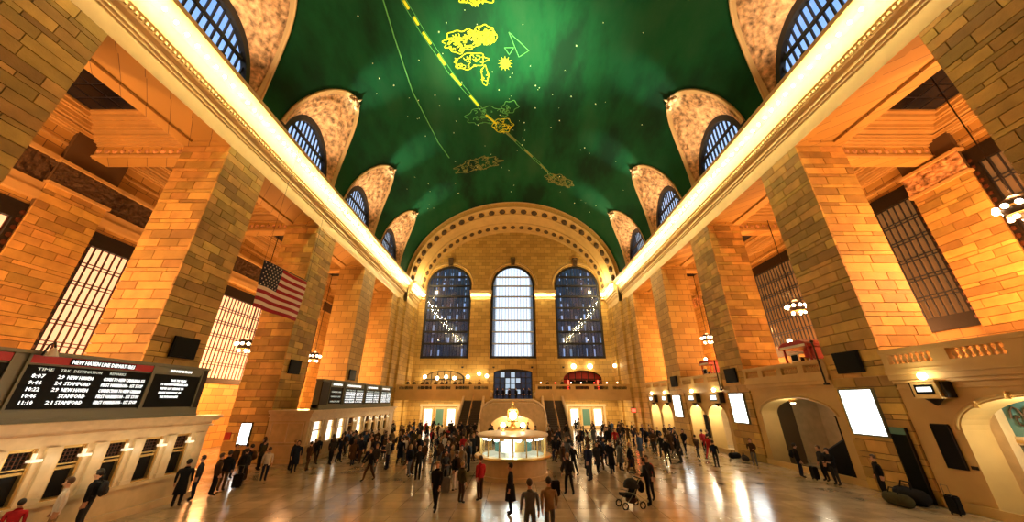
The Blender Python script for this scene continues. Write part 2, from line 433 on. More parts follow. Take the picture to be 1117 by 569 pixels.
# ---- aisles
def arch_h(c, hw, zs, rise, u):
    q = 1-((u-c)/hw)**2
    return zs+rise*math.sqrt(max(0.0, q))
for s in (-1, 1):
    side = 'left' if s < 0 else 'right'
    wl = MB()
    sill, top = (5.7, 14.95) if s < 0 else (8.5, 18.85)
    # wall with window openings between pilasters
    x0, x1 = s*AX, s*(AX+0.6)
    wl.box(x0, x1, YB, YE, 0, sill); wl.box(x0, x1, YB, YE, top, 26)
    for (p0, p1) in PIERS+[(48.9, YE)]: wl.box(x0, x1, p0+0.15, p1-0.15, sill, top)
    wl.box(x0, x1, YB, -4.1, sill, top)
    wo_ = wl.build('wall_%s' % side, M_ashlar)
    tag(wo_, 'stone aisle wall with tall barred windows behind the %s piers' % ('ticket side' if s < 0 else 'gallery side'), kind='structure')
    for k, (p0, p1) in enumerate(PIERS+[(48.9, 52.0)]):
        pe = bpy.data.objects.new('pilaster', None); pe.empty_display_size = 0.2; link(pe, wo_)
        f = s*(AX-0.35)
        bl = k in (2, 3)
        i = TH if bl else 0
        zt = 18.3 if s < 0 else 19.2
        MB().box(s*(AX-0.35+i), s*AX, p0+i*0, p1, 0, 21.5).build('pilaster_core', M_mortar if bl else M_ashlar, pe)
        if bl:
            face_blocks(pe, 'x', f, -s, p0, p1, 5.0, zt-1.6, random.Random(50+k+s))
        # carved capital
        z0 = zt-1.5
        cp = MB()
        cp.box(s*(AX-0.5), s*AX, p0-0.1, p1+0.1, z0-0.3, z0-0.1); cp.box(s*(AX-0.55), s*AX, p0-0.15, p1+0.15, z0+1.3, z0+1.5)
        cp.build('capital_moulding', M_plain, pe)
        cv = MB()
        cv.grid(lambda u, v, s=s, p0=p0, p1=p1, z0=z0: (s*(AX-0.40-0.16*abs(noise.noise(Vector((u*9, v*4, p0))))), p0-0.05+(p1-p0+0.1)*u, z0-0.1+1.4*v), 24, 12)
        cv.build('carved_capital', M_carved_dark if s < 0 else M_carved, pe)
    # frieze over the ticket side windows
    if s < 0:
        for k in range(len(PIERS)):
            y0 = PIERS[k][1]; y1 = (PIERS+[(48.9, 52)])[k+1][0]
            fz = bpy.data.objects.new('frieze', None); link(fz, wo_)
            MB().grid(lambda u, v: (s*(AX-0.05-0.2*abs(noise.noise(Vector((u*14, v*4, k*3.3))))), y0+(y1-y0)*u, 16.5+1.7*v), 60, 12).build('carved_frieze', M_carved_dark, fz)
            MB().box(s*(AX-0.3), s*AX, y0, y1, 18.2, 18.45).box(s*(AX-0.35), s*AX, y0, y1, 15.4, 15.9).box(s*(AX-0.22), s*AX, y0, y1, 15.9, 16.5).build('frieze_moulding', M_plain, fz)
    # coffered ceiling: cross beams, stepped mouldings, dark skylights
    ctrs = [(p[0]+p[1])/2 for p in PIERS]+[50.5]
    cb = MB()
    for c in ctrs: cb.box(s*PB, s*AX, c-0.45, c+0.45, ZB, 22.2)
    cb.box(s*(PB-0.05), s*(AX+0.3), YB, YE, 22.2, 22.5)
    ce = cb.build('ceiling_aisle_%s' % side, M_ashlar)
    tag(ce, 'beamed ceiling with sunk skylights over the %s aisle' % ('ticket side' if s < 0 else 'gallery side'), kind='structure')
    for k in range(len(ctrs)-1):
        y0, y1 = ctrs[k]+0.45, ctrs[k+1]-0.45
        cf = bpy.data.objects.new('coffer', None); link(cf, ce)
        st = MB()
        for q, (ins, za, zb) in enumerate([(0.10, 19.45, 19.6), (0.12, 20.35, 20.5), (0.35, 20.5, 20.62), (0.5, 20.62, 20.82), (0.62, 20.82, 20.86), (0.95, 20.95, 21.15), (1.05, 21.15, 21.4), (1.3, 21.4, 21.5), (1.6, 21.5, 21.75), (1.8, 21.75, 21.9)]):
            xa, xb = sorted((s*PB, s*AX)); wx = ins*0.6
            st.box(xa, xa+wx, y0, y1, za, zb); st.box(xb-wx, xb, y0, y1, za, zb); st.box(xa+wx, xb-wx, y0, y0+ins, za, zb); st.box(xa+wx, xb-wx, y1-ins, y1, za, zb)
        st.build('coffer_moulding', M_plain, cf)
        xa, xb = sorted((s*(PB+1.05), s*(AX-1.05)))
        ya, yb = y0+1.7, y1-1.7
        MB().box(xa, xb, ya, yb, 21.95, 22.05).build('skylight_frame', M_iron, cf)
        if k in (1, 2):
            nx, ny = 5, 6
            pm = MB().box(-0.5, 0.5, -0.5, 0.5, -0.5, 0.5).mesh('skylight_pane', M_sky) if 'skp' not in globals() else skp
            skp = pm
            for i in range(nx):
                for j in range(ny):
                    inst('skylight_pane', pm, cf, (xa+(xb-xa)*(i+0.5)/nx, ya+(yb-ya)*(j+0.5)/ny, 21.93), (0,0,0), ((xb-xa)/nx-0.14, (yb-ya)/ny-0.14, 0.05))
    # rosettes on the cross beams that show
    rs = MB().lathe([(0.0, -0.10), (0.06, -0.09), (0.09, -0.04), (0.14, -0.05), (0.19, 0.0)], n=10).mesh('rosette', M_carved, smooth=True)
    for c in ctrs[2:4]:
        n = 13
        for i in range(n):
            inst('rosette', rs, ce, (s*(PB+0.5+(AX-PB-1.0)*i/(n-1)), c-0.45, 19.98), (R(-90), 0, 0))

# ------------------------------------------------------------------ lunettes over the cornice
WHW, WH = 3.45, 5.3
wn = 0
def lunette(s, c, k):
    global wn
    wn += 1
    side = 'ticket side' if s < 0 else 'gallery side'
    ordw = ['rearmost', 'first', 'second', 'third', 'fourth'][k]
    root = empty('window_%d' % wn, (s*18.6, c, VZ), 0, 'arched lunette window in a carved hood, %s of the %s row counted towards the arched end wall' % (ordw, side), None, None, 'structure')
    X0 = 18.6
    P = lambda x, y, z: (s*(x-X0), y, z)        # local frame of the empty
    NP = 36
    win = lambda a: Vector((0.0, WHW*math.cos(a), WH*math.sin(a)))
    def groin(a, off=0.0):
        z = LZ*math.sin(a); x = VA*math.sqrt(max(0, 1-(z/VBH)**2))
        return Vector((X0-x, LHW*math.cos(a), z))
    # carved hood, ruled from the window arch to the groin on the vault
    def hood(u, v):
        a = PI*u
        A = win(a); A.x = -0.02; B = groin(a)
        p = A.lerp(B, v)
        e = math.sin(PI*min(1, v*1.0))*math.sin(a)
        d = 0.42*abs(noise.noise(Vector((u*9+k*5, v*4, s*2)), noise_basis='PERLIN_ORIGINAL'))*e+0.20*abs(noise.noise(Vector((u*26+k*5, v*11, s))))*e
        # relief pushed towards the nave and down
        return (-s*(p.x+d*0.75)*1.0, p.y, p.z-d*0.7)
    h = MB(); h.grid(hood, 90, 26); h.build('carved_hood', M_carved, root, smooth=True)
    # smooth rim along the groin and inner archivolt
    rim = MB()
    pts = []
    def strip(u, v):
        a = PI*u; G = groin(a); Wn = win(a); d = (Wn-G)
        q = G+d*min(1, 0.5/max(0.5, d.length))*v
        return (-s*(q.x+0.10), q.y, q.z-0.08)
    rim.grid(strip, NP, 2); rim.tube([(-s*(groin(PI*i/NP).x+0.06), groin(PI*i/NP).y, groin(PI*i/NP).z-0.04) for i in range(NP+1)], 0.10, 6)
    rim.build('hood_rim', M_rim, root, smooth=True)
    # tip ornament: a small scrolled cartouche
    t = groin(PI/2)
    orn = MB(); orn.ball((-s*(t.x+0.10), 0, t.z-0.25), (0.22, 0.35, 0.45), 10)
    for q in (-1, 1):
        orn.ball((-s*(t.x-0.1), q*0.5, t.z-0.55), (0.2, 0.3, 0.25), 8); orn.tube([(-s*(t.x+0.1), q*0.25, t.z-0.1), (-s*(t.x+0.15), q*0.55, t.z-0.15), (-s*(t.x), q*0.75, t.z-0.45)], [0.12, 0.09, 0.04], 6)
    orn.tube([(-s*(t.x+0.1), 0, t.z-0.2), (-s*(t.x+0.45), 0, t.z-0.15), (-s*(t.x+0.62), 0, t.z+0.02)], [0.16, 0.1, 0.03], 6)
    orn.build('tip_ornament', M_carved, root, smooth=True)
    # dark deep window frame
    fr = MB(); prof = [(1.0, -0.05), (1.0, 0.35), (0.90, 0.35), (0.90, -0.05)]
    vs = []; n = len(prof)
    for i in range(NP+1):
        a = PI*i/NP
        for (q, d) in prof: vs.append((s*d, WHW*q*math.cos(a), WH*(q if q == 1 else q*0.985)*math.sin(a)))
    fs = [(i*n+j, i*n+(j+1) % n, (i+1)*n+(j+1) % n, (i+1)*n+j) for i in range(NP) for j in range(n)]
    fr.add(vs, fs); fr.build('window_frame', M_iron, root)
    hw, hh = WHW*0.90, WH*0.885
    H = lambda y: hh*math.sqrt(max(0, 1-(y/hw)**2))
    cols = 13; tz = hh*0.63
    gm = 0.2*s
    tb = MB().box(gm-0.09, gm+0.09, -hw*math.sqrt(1-0.63**2), hw*math.sqrt(1-0.63**2), tz-0.11, tz+0.11)
    tb.build('transom', M_iron, root)
    tb = MB().box(gm-0.09, gm+0.09, -hw, hw, 0.0, 0.12); tb.build('sill_bar', M_iron, root)
    for i in range(1, cols):
        y = -hw+2*hw*i/cols
        MB().box(gm-0.06, gm+0.06, y-0.055, y+0.055, 0, H(y)).build('mullion', M_iron, root)
    for i in range(cols):
        a, b_ = -hw+2*hw*i/cols, -hw+2*hw*(i+1)/cols
        for (z0, z1) in ((0, tz), (tz, 99)):
            q = []
            m_ = 4
            topc = [(a+(b_-a)*j/m_, min(z1, H(a+(b_-a)*j/m_))) for j in range(m_+1)]
            if max(t_[1] for t_ in topc) <= z0+0.05: continue
            poly = [(a, z0), (b_, z0)]+[(yy, max(z0+0.001, zz)) for (yy, zz) in reversed(topc)]
            nn = len(poly)
            g = MB(); g.add([(gm, y, z) for y, z in poly], [tuple(range(nn))]); g.build('pane', M_glass, root, norm=False)
for k, c in enumerate(BAYC):
    for s in (-1, 1):
        if k >= 1: lunette(s, c, k)
# rearmost pair is plain infill behind the camera
for s in (-1, 1):
    MBx = MB(); c = BAYC[0]
    MBx.grid(lambda u, v: (s*(VA*math.sqrt(1-(LZ*math.sin(PI*u)*v/VBH)**2)+0.3*(1-v)), c+LHW*math.cos(PI*u), VZ+LZ*math.sin(PI*u)*v), 18, 6)
    tag(MBx.build('trim_%d' % (10 if s < 0 else 11), M_carved, smooth=True), 'plain carved lunette filling behind the near end bay of the %s' % ('ticket side' if s < 0 else 'gallery side'), kind='structure')

# ------------------------------------------------------------------ barred aisle windows
bar_me = MB().box(-0.5, 0.5, -0.5, 0.5, -0.5, 0.5).mesh('bar', M_bronze)
bard_me = MB().box(-0.5, 0.5, -0.5, 0.5, -0.5, 0.5).mesh('bar', M_iron)
paneL = MB().box(-0.5, 0.5, -0.5, 0.5, -0.5, 0.5).mesh('pane', M_litL)
paneR = MB().box(-0.5, 0.5, -0.5, 0.5, -0.5, 0.5).mesh('pane', M_reflR)
ENDS = PIERS+[(48.9, 52)]
for s in (-1, 1):
    for k in range(1, len(PIERS)):
        wn += 1
        y0 = PIERS[k][1]-0.15; y1 = ENDS[k+1][0]+0.15
        sill, top = (5.7, 14.95) if s < 0 else (8.5, 18.85)
        side = 'ticket side' if s < 0 else 'gallery side'
        ordw = ['rearmost', 'first', 'second', 'third', 'fourth'][k]
        lab = ('tall barred window glowing warm white, %s along the %s aisle wall' if s < 0 else 'tall dark barred window with dim orange panes, %s along the %s aisle wall') % (ordw, side)
        root = empty('window_%d' % wn, (s*AX, (y0+y1)/2, sill), 0, lab, None, None, 'structure')
        w2 = (y1-y0)/2; h = top-sill
        fr = MB(); m = s*0.1; lip = 0.5
        fr.box(m-0.25, m+0.25, -w2, -w2+lip, 0, h); fr.box(m-0.25, m+0.25, w2-lip, w2, 0, h)
        fr.box(m-0.25, m+0.25, -w2+lip, w2-lip, h-1.0, h); fr.box(m-0.25, m+0.25, -w2+lip, w2-lip, 0, 0.9 if s > 0 else 0.5)
        fr.build('window_frame', M_dark_wood, root)
        # pierced ornament on the frame
        om = MB(); z = 0.5
        while z < h-0.5:
            for q in (-1, 1): om.ball((m-s*0.27, q*(w2-lip/2), z), (0.05, 0.16, 0.16), 6)
            z += 0.48
        tag(om.build('frame_studs', M_bronze, root), kind='stuff')
        n = 16; m_ = 6; aw = w2-lip; z0, z1 = (0.9 if s > 0 else 0.5), h-1.0
        B = bar_me if s < 0 else bard_me
        for i in range(n+1):
            inst('bar', B, root, (m-s*0.05, -aw+2*aw*i/n, (z0+z1)/2), (0,0,0), (0.06, 0.09 if s < 0 else 0.08, z1-z0))
        for j in range(1, m_):
            for dz in (-0.11, 0.11):
                inst('rail', B, root, (m-s*0.06, 0, z0+(z1-z0)*j/m_+dz), (0,0,0), (0.12, 2*aw, 0.05))
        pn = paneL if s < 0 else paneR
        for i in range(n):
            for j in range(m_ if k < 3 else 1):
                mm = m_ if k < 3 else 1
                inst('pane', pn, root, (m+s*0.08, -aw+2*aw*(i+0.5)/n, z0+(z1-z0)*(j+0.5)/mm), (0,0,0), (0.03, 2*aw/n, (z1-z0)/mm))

# ------------------------------------------------------------------ end wall with three great arched windows
def arched_wall(b, u0, u1, z0, z1, ops, fn, d0, d1, mi=0):
    """wall in the (u,z) plane with arched openings (uc, hw, sill, spring, rise); fn(u, d, z) -> xyz"""
    ops = sorted(ops); N = 20
    def quad(a, b_, c, d): 
        for dd in (d0, d1): b.add([fn(p[0], dd, p[1]) for p in (a, b_, c, d)], [(0, 1, 2, 3)], mi)
    x = u0
    for (uc, hw, si, sp, ri) in ops:
        quad((x, z0), (uc-hw, z0), (uc-hw, z1), (x, z1))
        if si > z0: quad((uc-hw, z0), (uc+hw, z0), (uc+hw, si), (uc-hw, si))
        pts = [(uc-hw*math.cos(PI*i/N), sp+ri*math.sin(PI*i/N)) for i in range(N+1)]
        for i in range(N):
            quad(pts[i], pts[i+1], (pts[i+1][0], z1), (pts[i][0], z1))
        loop = [(uc-hw, si)]+pts+[(uc+hw, si)]
        for i in range(len(loop)):
            p, q = loop[i], loop[(i+1) % len(loop)]
            b.add([fn(p[0], d0, p[1]), fn(q[0], d0, q[1]), fn(q[0], d1, q[1]), fn(p[0], d1, p[1])], [(0, 1, 2, 3)], mi)
        x = uc+hw
    quad((x, z0), (u1, z0), (u1, z1), (x, z1))
    return b
fe = lambda u, d, z: (u, d, z)
EW = [(-12.05, 4.25, 10.95, 24.2, 4.2), (0.0, 4.1, 10.95, 24.3, 4.2), (12.05, 4.25, 10.95, 24.2, 4.2)]
ew = MB()
arched_wall(ew, -18.6, 18.6, 9.7, 40, EW, fe, YE, YE+1.0)
arched_wall(ew, -18.6, 18.6, 4.2, 9.7, [(-11.7, 3.5, 5.4, 7.6, 1.4), (0, 3.3, 4.2, 8.6, 0.6), (11.9, 3.3, 5.4, 7.6, 1.4)], fe, YE, YE+1.0)
ew.box(-18.6, 18.6, YE, YE+1.0, 0, 4.2)
wend = tag(ew.build('wall_end', M_ashlar), 'yellow stone end wall pierced by three great arched windows', kind='structure')
# pilasters between the windows, lit capitals
for (xa, xb) in ((-7.75, -4.15), (4.15, 7.75)):
    MB().box(xa+0.05, xb-0.05, YE-0.35, YE, 5.4, 21.6).build('pilaster', M_ashlar, wend)
    cp = MB()
    for (p, z0, z1) in ((0.42, 21.5, 21.7), (0.5, 21.9, 22.1), (0.65, 22.1, 22.5), (0.9, 22.5, 22.8), (1.05, 22.8, 23.1)):
        cp.box(xa-p*0.25, xb+p*0.25, YE-p, YE, z0, z1)
    cp.box(xa, xb, YE-0.4, YE, 21.7, 21.9)
    cp.build('pilaster_capital', M_cornice, wend)
    for i in range(7): inst('bulb', bulb_me, wend, (xa+0.2+(xb-xa-0.4)*i/6, YE-0.78, 22.2))
for xs in (-1, 1):
    cp = MB()
    for (p, z0, z1) in ((0.42, 21.5, 21.7), (0.5, 21.9, 22.1), (0.65, 22.1, 22.5), (0.9, 22.5, 22.8), (1.05, 22.8, 23.1)):
        cp.box(xs*(16.45-p*0.2), xs*18.0, YE-p, YE, z0, z1)
    cp.build('pilaster_capital', M_cornice, wend)
    for i in range(3): inst('bulb', bulb_me, wend, (xs*(16.3+0.3*i), YE-0.78, 22.2))
# sill course and archivolts round the windows
sl = MB(); sl.box(-17, 17, YE-0.25, YE, 10.35, 10.75); sl.box(-17, 17, YE-0.12, YE, 10.05, 10.2)
sl.build('sill_course', M_plain, wend)
for (uc, hw, si, sp, ri) in EW:
    av = MB(); N = 24
    for (d, r) in ((0.35, 0.16), (0.62, 0.08)):
        av.tube([(uc-(hw+d)*math.cos(PI*i/N), YE-0.03, sp+(ri+d)*math.sin(PI*i/N)) for i in range(N+1)], r, 6)
    av.build('archivolt', M_plain, wend, smooth=True)
    ks = MB(); ks.prism([(-0.35, 0), (0.35, 0), (0.5, 1.3), (-0.5, 1.3)], lambda p, a, uc=uc, z=sp+ri: (uc+p[0], a, z+p[1]), YE-0.45, YE)
    ks.tube([(uc-0.45, YE-0.4, sp+ri+1.3), (uc+0.45, YE-0.4, sp+ri+1.3)], 0.18, 8)
    ks.build('keystone', M_carved_dark, wend)
for x in (-8.7, -3.3, 3.3, 8.7):
    MB().lathe([(0.0, -0.25), (0.13, -0.25), (0.2, -0.1), (0.22, 0.0)], n=10).build('bracket_hole', M_iron, wend).location = (x, YE, 9.6)
    wend.children[-1].rotation_euler = (R(-90), 0, 0)

for k, (uc, hw, si, sp, ri) in enumerate(EW):
    wn += 1
    lab = ['great arched window with dark steel glazing nearer the ticket side', 'great arched window blazing white with evening sky between its two darker neighbours', 'great arched window with dark steel glazing nearer the gallery side'][k]
    root = empty('window_%d' % wn, (uc, YE+0.5, si), 0, lab, None, None, 'structure')
    N = 28; h1 = sp-si
    loop = [(-hw, 0)]+[(-hw*math.cos(PI*i/N), h1+ri*math.sin(PI*i/N)) for i in range(N+1)]+[(hw, 0)]
    fr = MB(); q = 0.90
    inn = [(-hw*q, 0.45)]+[(-hw*q*math.cos(PI*i/N), h1+ri*q*math.sin(PI*i/N)) for i in range(N+1)]+[(hw*q, 0.45)]
    for i in range(len(loop)):
        j = (i+1) % len(loop)
        for d in (-0.15, 0.15):
            fr.add([(loop[i][0], d, loop[i][1]), (loop[j][0], d, loop[j][1]), (inn[j][0], d, inn[j][1]), (inn[i][0], d, inn[i][1])], [(0, 1, 2, 3)])
        fr.add([(inn[i][0], -0.15, inn[i][1]), (inn[j][0], -0.15, inn[j][1]), (inn[j][0], 0.15, inn[j][1]), (inn[i][0], 0.15, inn[i][1])], [(0, 1, 2, 3)])
    fr.build('window_frame', M_iron, root)
    iw = hw*q
    HH = lambda x: h1+ri*q*math.sqrt(max(0, 1-(x/iw)**2))
    zs = [0.45, 2.6, 4.7, 6.8, 9.1, 11.3, 13.4, 15.2]
    for z in zs[1:]:
        ww = iw if z < h1 else iw*math.sqrt(max(0, 1-((z-h1)/(ri*q))**2))
        tw = 0.17 if k != 1 else 0.10  # centre bars also thinned to suggest the glare
        MB().box(-ww, ww, -0.25, 0.25, z-tw, z+tw).build('transom', M_iron if k != 1 else M_glare_steel, root)
    nm = 13
    for i in range(1, nm):
        x = -iw+2*iw*i/nm
        tw = 0.07 if k != 1 else 0.04
        MB().box(x-tw, x+tw, -0.1, 0.1, 0.4, HH(x)).build('mullion', M_iron if k != 1 else M_glare_steel, root)
    zz = zs+[99]
    for i in range(len(zz)-1):
        z0 = zz[i]; 
        xs = [-iw+2*iw*j/16 for j in range(17)]
        topc = [(x, min(zz[i+1], HH(x))) for x in xs]
        topc = [p for p in topc if p[1] > z0+0.01]
        if len(topc) < 2: continue
        poly = [(topc[0][0], z0), (topc[-1][0], z0)]+list(reversed(topc))
        g = MB(); g.add([(x, 0.0, z) for x, z in poly], [tuple(range(len(poly)))]); g.build('pane', M_glass, root, norm=False)
    # catwalk lights hung in the side windows
    if k != 1:
        for j, (fx, fz) in enumerate([(-0.75, 11.0), (-0.55, 9.3), (-0.45, 8.6), (-0.1, 7.0), (0.0, 6.5), (0.25, 5.2), (0.0, 4.4), (-0.35, 3.2)]):
            xx = fx*iw*(1 if k == 0 else -1)
            MB().ball((xx, -0.3, fz), 0.055, 6).build('catwalk_lamp', M_globe, root)

# ---- great arch in front of the end wall
def ell(t, d):
    return Vector(((VA-d*0.62)*math.cos(t), 0, VZ+(VBH-d)*math.sin(t)))
arc = empty('trim_3', (0, YA, 0), 0, 'gilded great arch with rosettes framing the end wall', None, None, 'structure')
def sweep(pr, name, m):
    b = MB(); NT = 60
    b.grid(lambda u, v: None, 0, 0) if False else None
    vs = []; fs = []; n = len(pr)
    for i in range(NT+1):
        t = PI*i/NT
        for (d, y) in pr:
            p = ell(t, d); vs.append((p.x, y-YA, p.z))
    for i in range(NT):
        for j in range(n-1): fs.append((i*n+j, (i+1)*n+j, (i+1)*n+j+1, i*n+j+1))
    b.add(vs, fs); return b.build(name, m, arc, smooth=False)
sweep([(-0.3, 53.9), (-0.05, 53.35), (0.10, 53.25), (0.18, 53.35)], 'outer_bead', M_rim)
sweep([(0.18, 53.35), (0.9, 53.55)], 'gilded_band', M_gold)
sweep([(0.9, 53.55), (0.95, 53.4), (1.05, 53.4), (1.08, 53.8), (1.12, 54.0), (1.45, 55.2), (1.5, 55.1), (1.62, 55.1), (1.66, 55.4), (1.85, 56.4), (2.2, 57.4), (2.3, 57.3), (2.42, 57.4), (2.45, 57.7), (2.75, 59.2), (2.8, 59.1), (2.95, 59.2), (3.0, 60.0)], 'moulded_soffit', M_plain)
ros = MB().lathe([(0.0, -0.22), (0.12, -0.2), (0.16, -0.1), (0.27, -0.15), (0.36, -0.08), (0.42, 0.0)], n=10).mesh('rosette', M_carved_dark, smooth=True)
pan = MB().box(-0.7, 0.7, -0.5, 0.5, -0.03, 0.03).mesh('rosette_panel', M_gold)
for (d, y, n, sc) in ((1.28, 54.6, 27, 1.0), (2.6, 58.45, 31, 0.8)):
    for i in range(n):
        t = PI*(i+0.5)/n
        p = ell(t, d); nv = Vector((-(p.x)/(VA**2), 0, -(p.z-VZ)/(VBH**2))).normalized()
        nv = (nv+Vector((0, -0.25, 0))).normalized()
        tg = Vector((-math.sin(t)*VA, 0, math.cos(t)*VBH)).normalized(); bt = nv.cross(tg)
        M = Matrix((tg, -bt, -nv)).transposed().to_4x4(); M.translation = p+nv*0.05+Vector((0, y-YA, 0))
        o = inst('rosette', ros, arc); o.matrix_local = M @ Matrix.Scale(sc*1.5, 4)
        o = inst('rosette_panel', pan, arc); o.matrix_local = M @ Matrix.Scale(sc, 4)

# ------------------------------------------------------------------ buildings outside the end windows
M_bld = mat('dark_blue_facade', (0.022, 0.035, 0.06), 0.6, var=0.4, scale=0.3)
M_bwin = mat('far_lit_window', (0.3, 0.4, 0.6), 0.4, emit=(0.55, 0.72, 1.0), estr=0.22, objvar=0.6, sampling='NONE')
bw_me = MB().box(-0.5, 0.5, -0.5, 0.5, -0.5, 0.5).mesh('facade_window', M_bwin)
for s in (-1, 1):
    e = empty('office_tower', (s*22, 92, 0), 0, 'dark office tower outside the arched window nearer the %s' % ('ticket side' if s < 0 else 'gallery side'), 'building', 'towers outside the windows')
    t = MB(); t.box(-16.0, 16.0, 0, 20, 0, 70); t.box(-16.3, 16.3, -0.3, 20.3, 70, 71.5); t.box(-9, 9, 3, 17, 71.5, 80); t.build('facade', M_bld, e)
    for i in range(15):
        for j in range(12):
            if random.random() < 0.72:
                inst('facade_window', bw_me, e, (-14.7+2.1*i, -0.05, 13+3.1*j), (0,0,0), (random.choice((0.2, 0.35, 0.7)), 0.12, random.uniform(1.4, 2.6)))
tag(MB().box(-150, 150, YE+2, 140, -0.5, -0.2).build('street', M_iron), 'dark street surface outside the end wall', kind='structure')

# ------------------------------------------------------------------ balconies
bal_me = MB().lathe([(0.075, 0), (0.075, 0.05), (0.045, 0.08), (0.09, 0.20), (0.085, 0.26), (0.04, 0.40), (0.05, 0.44), (0.075, 0.46), (0.075, 0.5)], n=8).mesh('baluster', M_plain, smooth=True)
bald_me = bal_me.copy(); bald_me.materials.clear(); bald_me.materials.append(M_dark_wood)
def balustrade(label, p0, p1, z0, groups, per, group=None, height=1.05, bme=None):
    """stone parapet from p0 to p1 (x,y) with panels of short balusters"""
    p0 = Vector((*p0, 0)); p1 = Vector((*p1, 0)); d = p1-p0; L = d.length; rz = math.atan2(d.y, d.x)
    root = empty('balustrade', (p0.x, p0.y, z0), rz, label, 'balustrade', group or 'stone balcony parapets')
    T = 0.22
    MB().box(0, L, -T, T, 0, 0.36).box(0, L, -T-0.06, T+0.06, 0.0, 0.12).build('plinth', M_plain, root)
    MB().box(0, L, -T-0.05, T+0.05, height-0.19, height).box(0, L, -T, T, height-0.25, height-0.19).build('hand_rail', M_plain, root)
    seg = L/groups; pw = min(0.6, seg*0.12)
    for i in range(groups+1):
        x = seg*i
        MB().box(max(0, x-pw), min(L, x+pw), -T+0.01, T-0.01, 0.36, height-0.25).build('post', M_plain, root)
    for i in range(groups):
        for j in range(per):
            x = seg*i+pw+(seg-2*pw)*(j+0.5)/per
            inst('baluster', bme or bal_me, root, (x, 0, 0.36), (0, 0, 0), (1, 1, (height-0.25-0.36)/0.5))
    return root
# end balcony slab, cut away in the middle for the landing
sb = MB()
for (xa, xb) in ((-17.6, -3.4), (3.4, 17.6)):
    sb.box(xa, xb, 53.6, YE, 4.75, 5.4); sb.box(xa, xb, 53.45, 53.75, 4.3, 5.4); sb.box(xa, xb, 53.3, 53.6, 4.25, 4.4); sb.box(xa, xb, 53.35, 53.6, 5.15, 5.4)
sb.box(-3.4, 3.4, 53.6, YE, 3.7, 4.2)
tag(sb.build('balcony_end', M_plain), 'long stone balcony slab below the three arched windows', kind='structure')
balustrade('long balustrade on the end balcony beside the lit restaurant bay', (-17.5, 53.6), (-3.4, 53.6), 5.4, 5, 12, bme=bald_me)
balustrade('long balustrade on the end balcony below the red neon bay', (3.4, 53.6), (17.5, 53.6), 5.4, 5, 12, bme=bald_me)
# gallery side balcony
gb = MB()
gb.box(NX+0.05, AX, YB, 48.9, 5.0, 5.4); gb.box(NX+0.3, AX, 48.9, YE, 5.0, 5.4)
for k in range(len(PIERS)):
    y0, y1 = PIERS[k][1], ENDS[k+1][0]
    gb.box(NX-0.12, NX+0.3, y0, y1, 5.05, 5.4); gb.box(NX-0.2, NX+0.2, y0, y1, 5.28, 5.4); gb.box(NX+0.0, NX+0.3, y0, y1, 4.9, 5.05)
tag(gb.build('balcony_gallery', M_plain), 'stone gallery floor behind the gallery side piers', kind='structure')
BAYN = ['rearmost', 'first', 'second', 'third', 'fourth']
for k in range(1, len(PIERS)):
    y0, y1 = PIERS[k][1], ENDS[k+1][0]
    balustrade('short balustrade between two piers of the gallery side, in its %s bay' % BAYN[k], (NX+0.12, y0), (NX+0.12, y1), 5.4, 3 if k != 2 else 4, 8)

# ---- lower gallery side walls with arches and gates
fr_ = lambda u, d, z: (d, u, z)
def seg_arch(k, ops, depth0=NX+0.12, depth1=NX+1.3):
    y0, y1 = PIERS[k][1], ENDS[k+1][0]
    b = MB(); arched_wall(b, y0, y1, 0, 5.05, ops, fr_, depth0, depth1)
    w = b.build('wall_gate_%d' % k, M_plain)
    tag(w, 'smooth stone wall with arched gateways under the %s gallery bay' % BAYN[k], kind='structure')
    for (uc, hw, si, sp, ri) in ops:
        t = MB(); N = 20
        t.tube([(depth0-0.02, uc-(hw+0.12)*math.cos(PI*i/N), sp+(ri+0.12)*math.sin(PI*i/N)) for i in range(N+1)], 0.07, 6)
        t.build('arch_moulding', M_plain, w, smooth=True)
    return w
seg_arch(0, [(3.0, 2.6, 0, 3.0, 1.2)])
w1 = seg_arch(1, [(12.6, 2.65, 0, 3.05, 1.25)])
w2 = seg_arch(2, [(24.0, 3.1, 0, 3.3, 1.0)])
w3 = seg_arch(3, [(33.0, 1.5, 0, 2.8, 1.0), (36.6, 1.4, 0, 2.8, 1.0)])
w4 = seg_arch(4, [(43.6, 1.4, 0, 2.8, 1.0), (47.0, 1.4, 0, 2.8, 1.0)])
for w, k in ((w1, 1), (w2, 2), (w3, 3), (w4, 4)):
    y0, y1 = PIERS[k][1], ENDS[k+1][0]
    MB().box(NX+0.05, NX+0.12, y0, y1, 4.66, 4.72).box(NX+0.04, NX+0.12, y0, y1, 0, 0.35).build('string_course', M_plain, w)
# rooms behind the arches
rb = MB()
rb.box(PB+2.2, PB+2.4, YB, 48.9, 0, 5.0)
for p in PIERS[1:]: rb.box(NX+1.3, PB+2.2, p[0]+0.4, p[1]-0.4, 0, 5.0)
tag(rb.build('wall_gateways', M_marble), 'pale marble back wall of the lit gateways under the gallery', kind='structure')
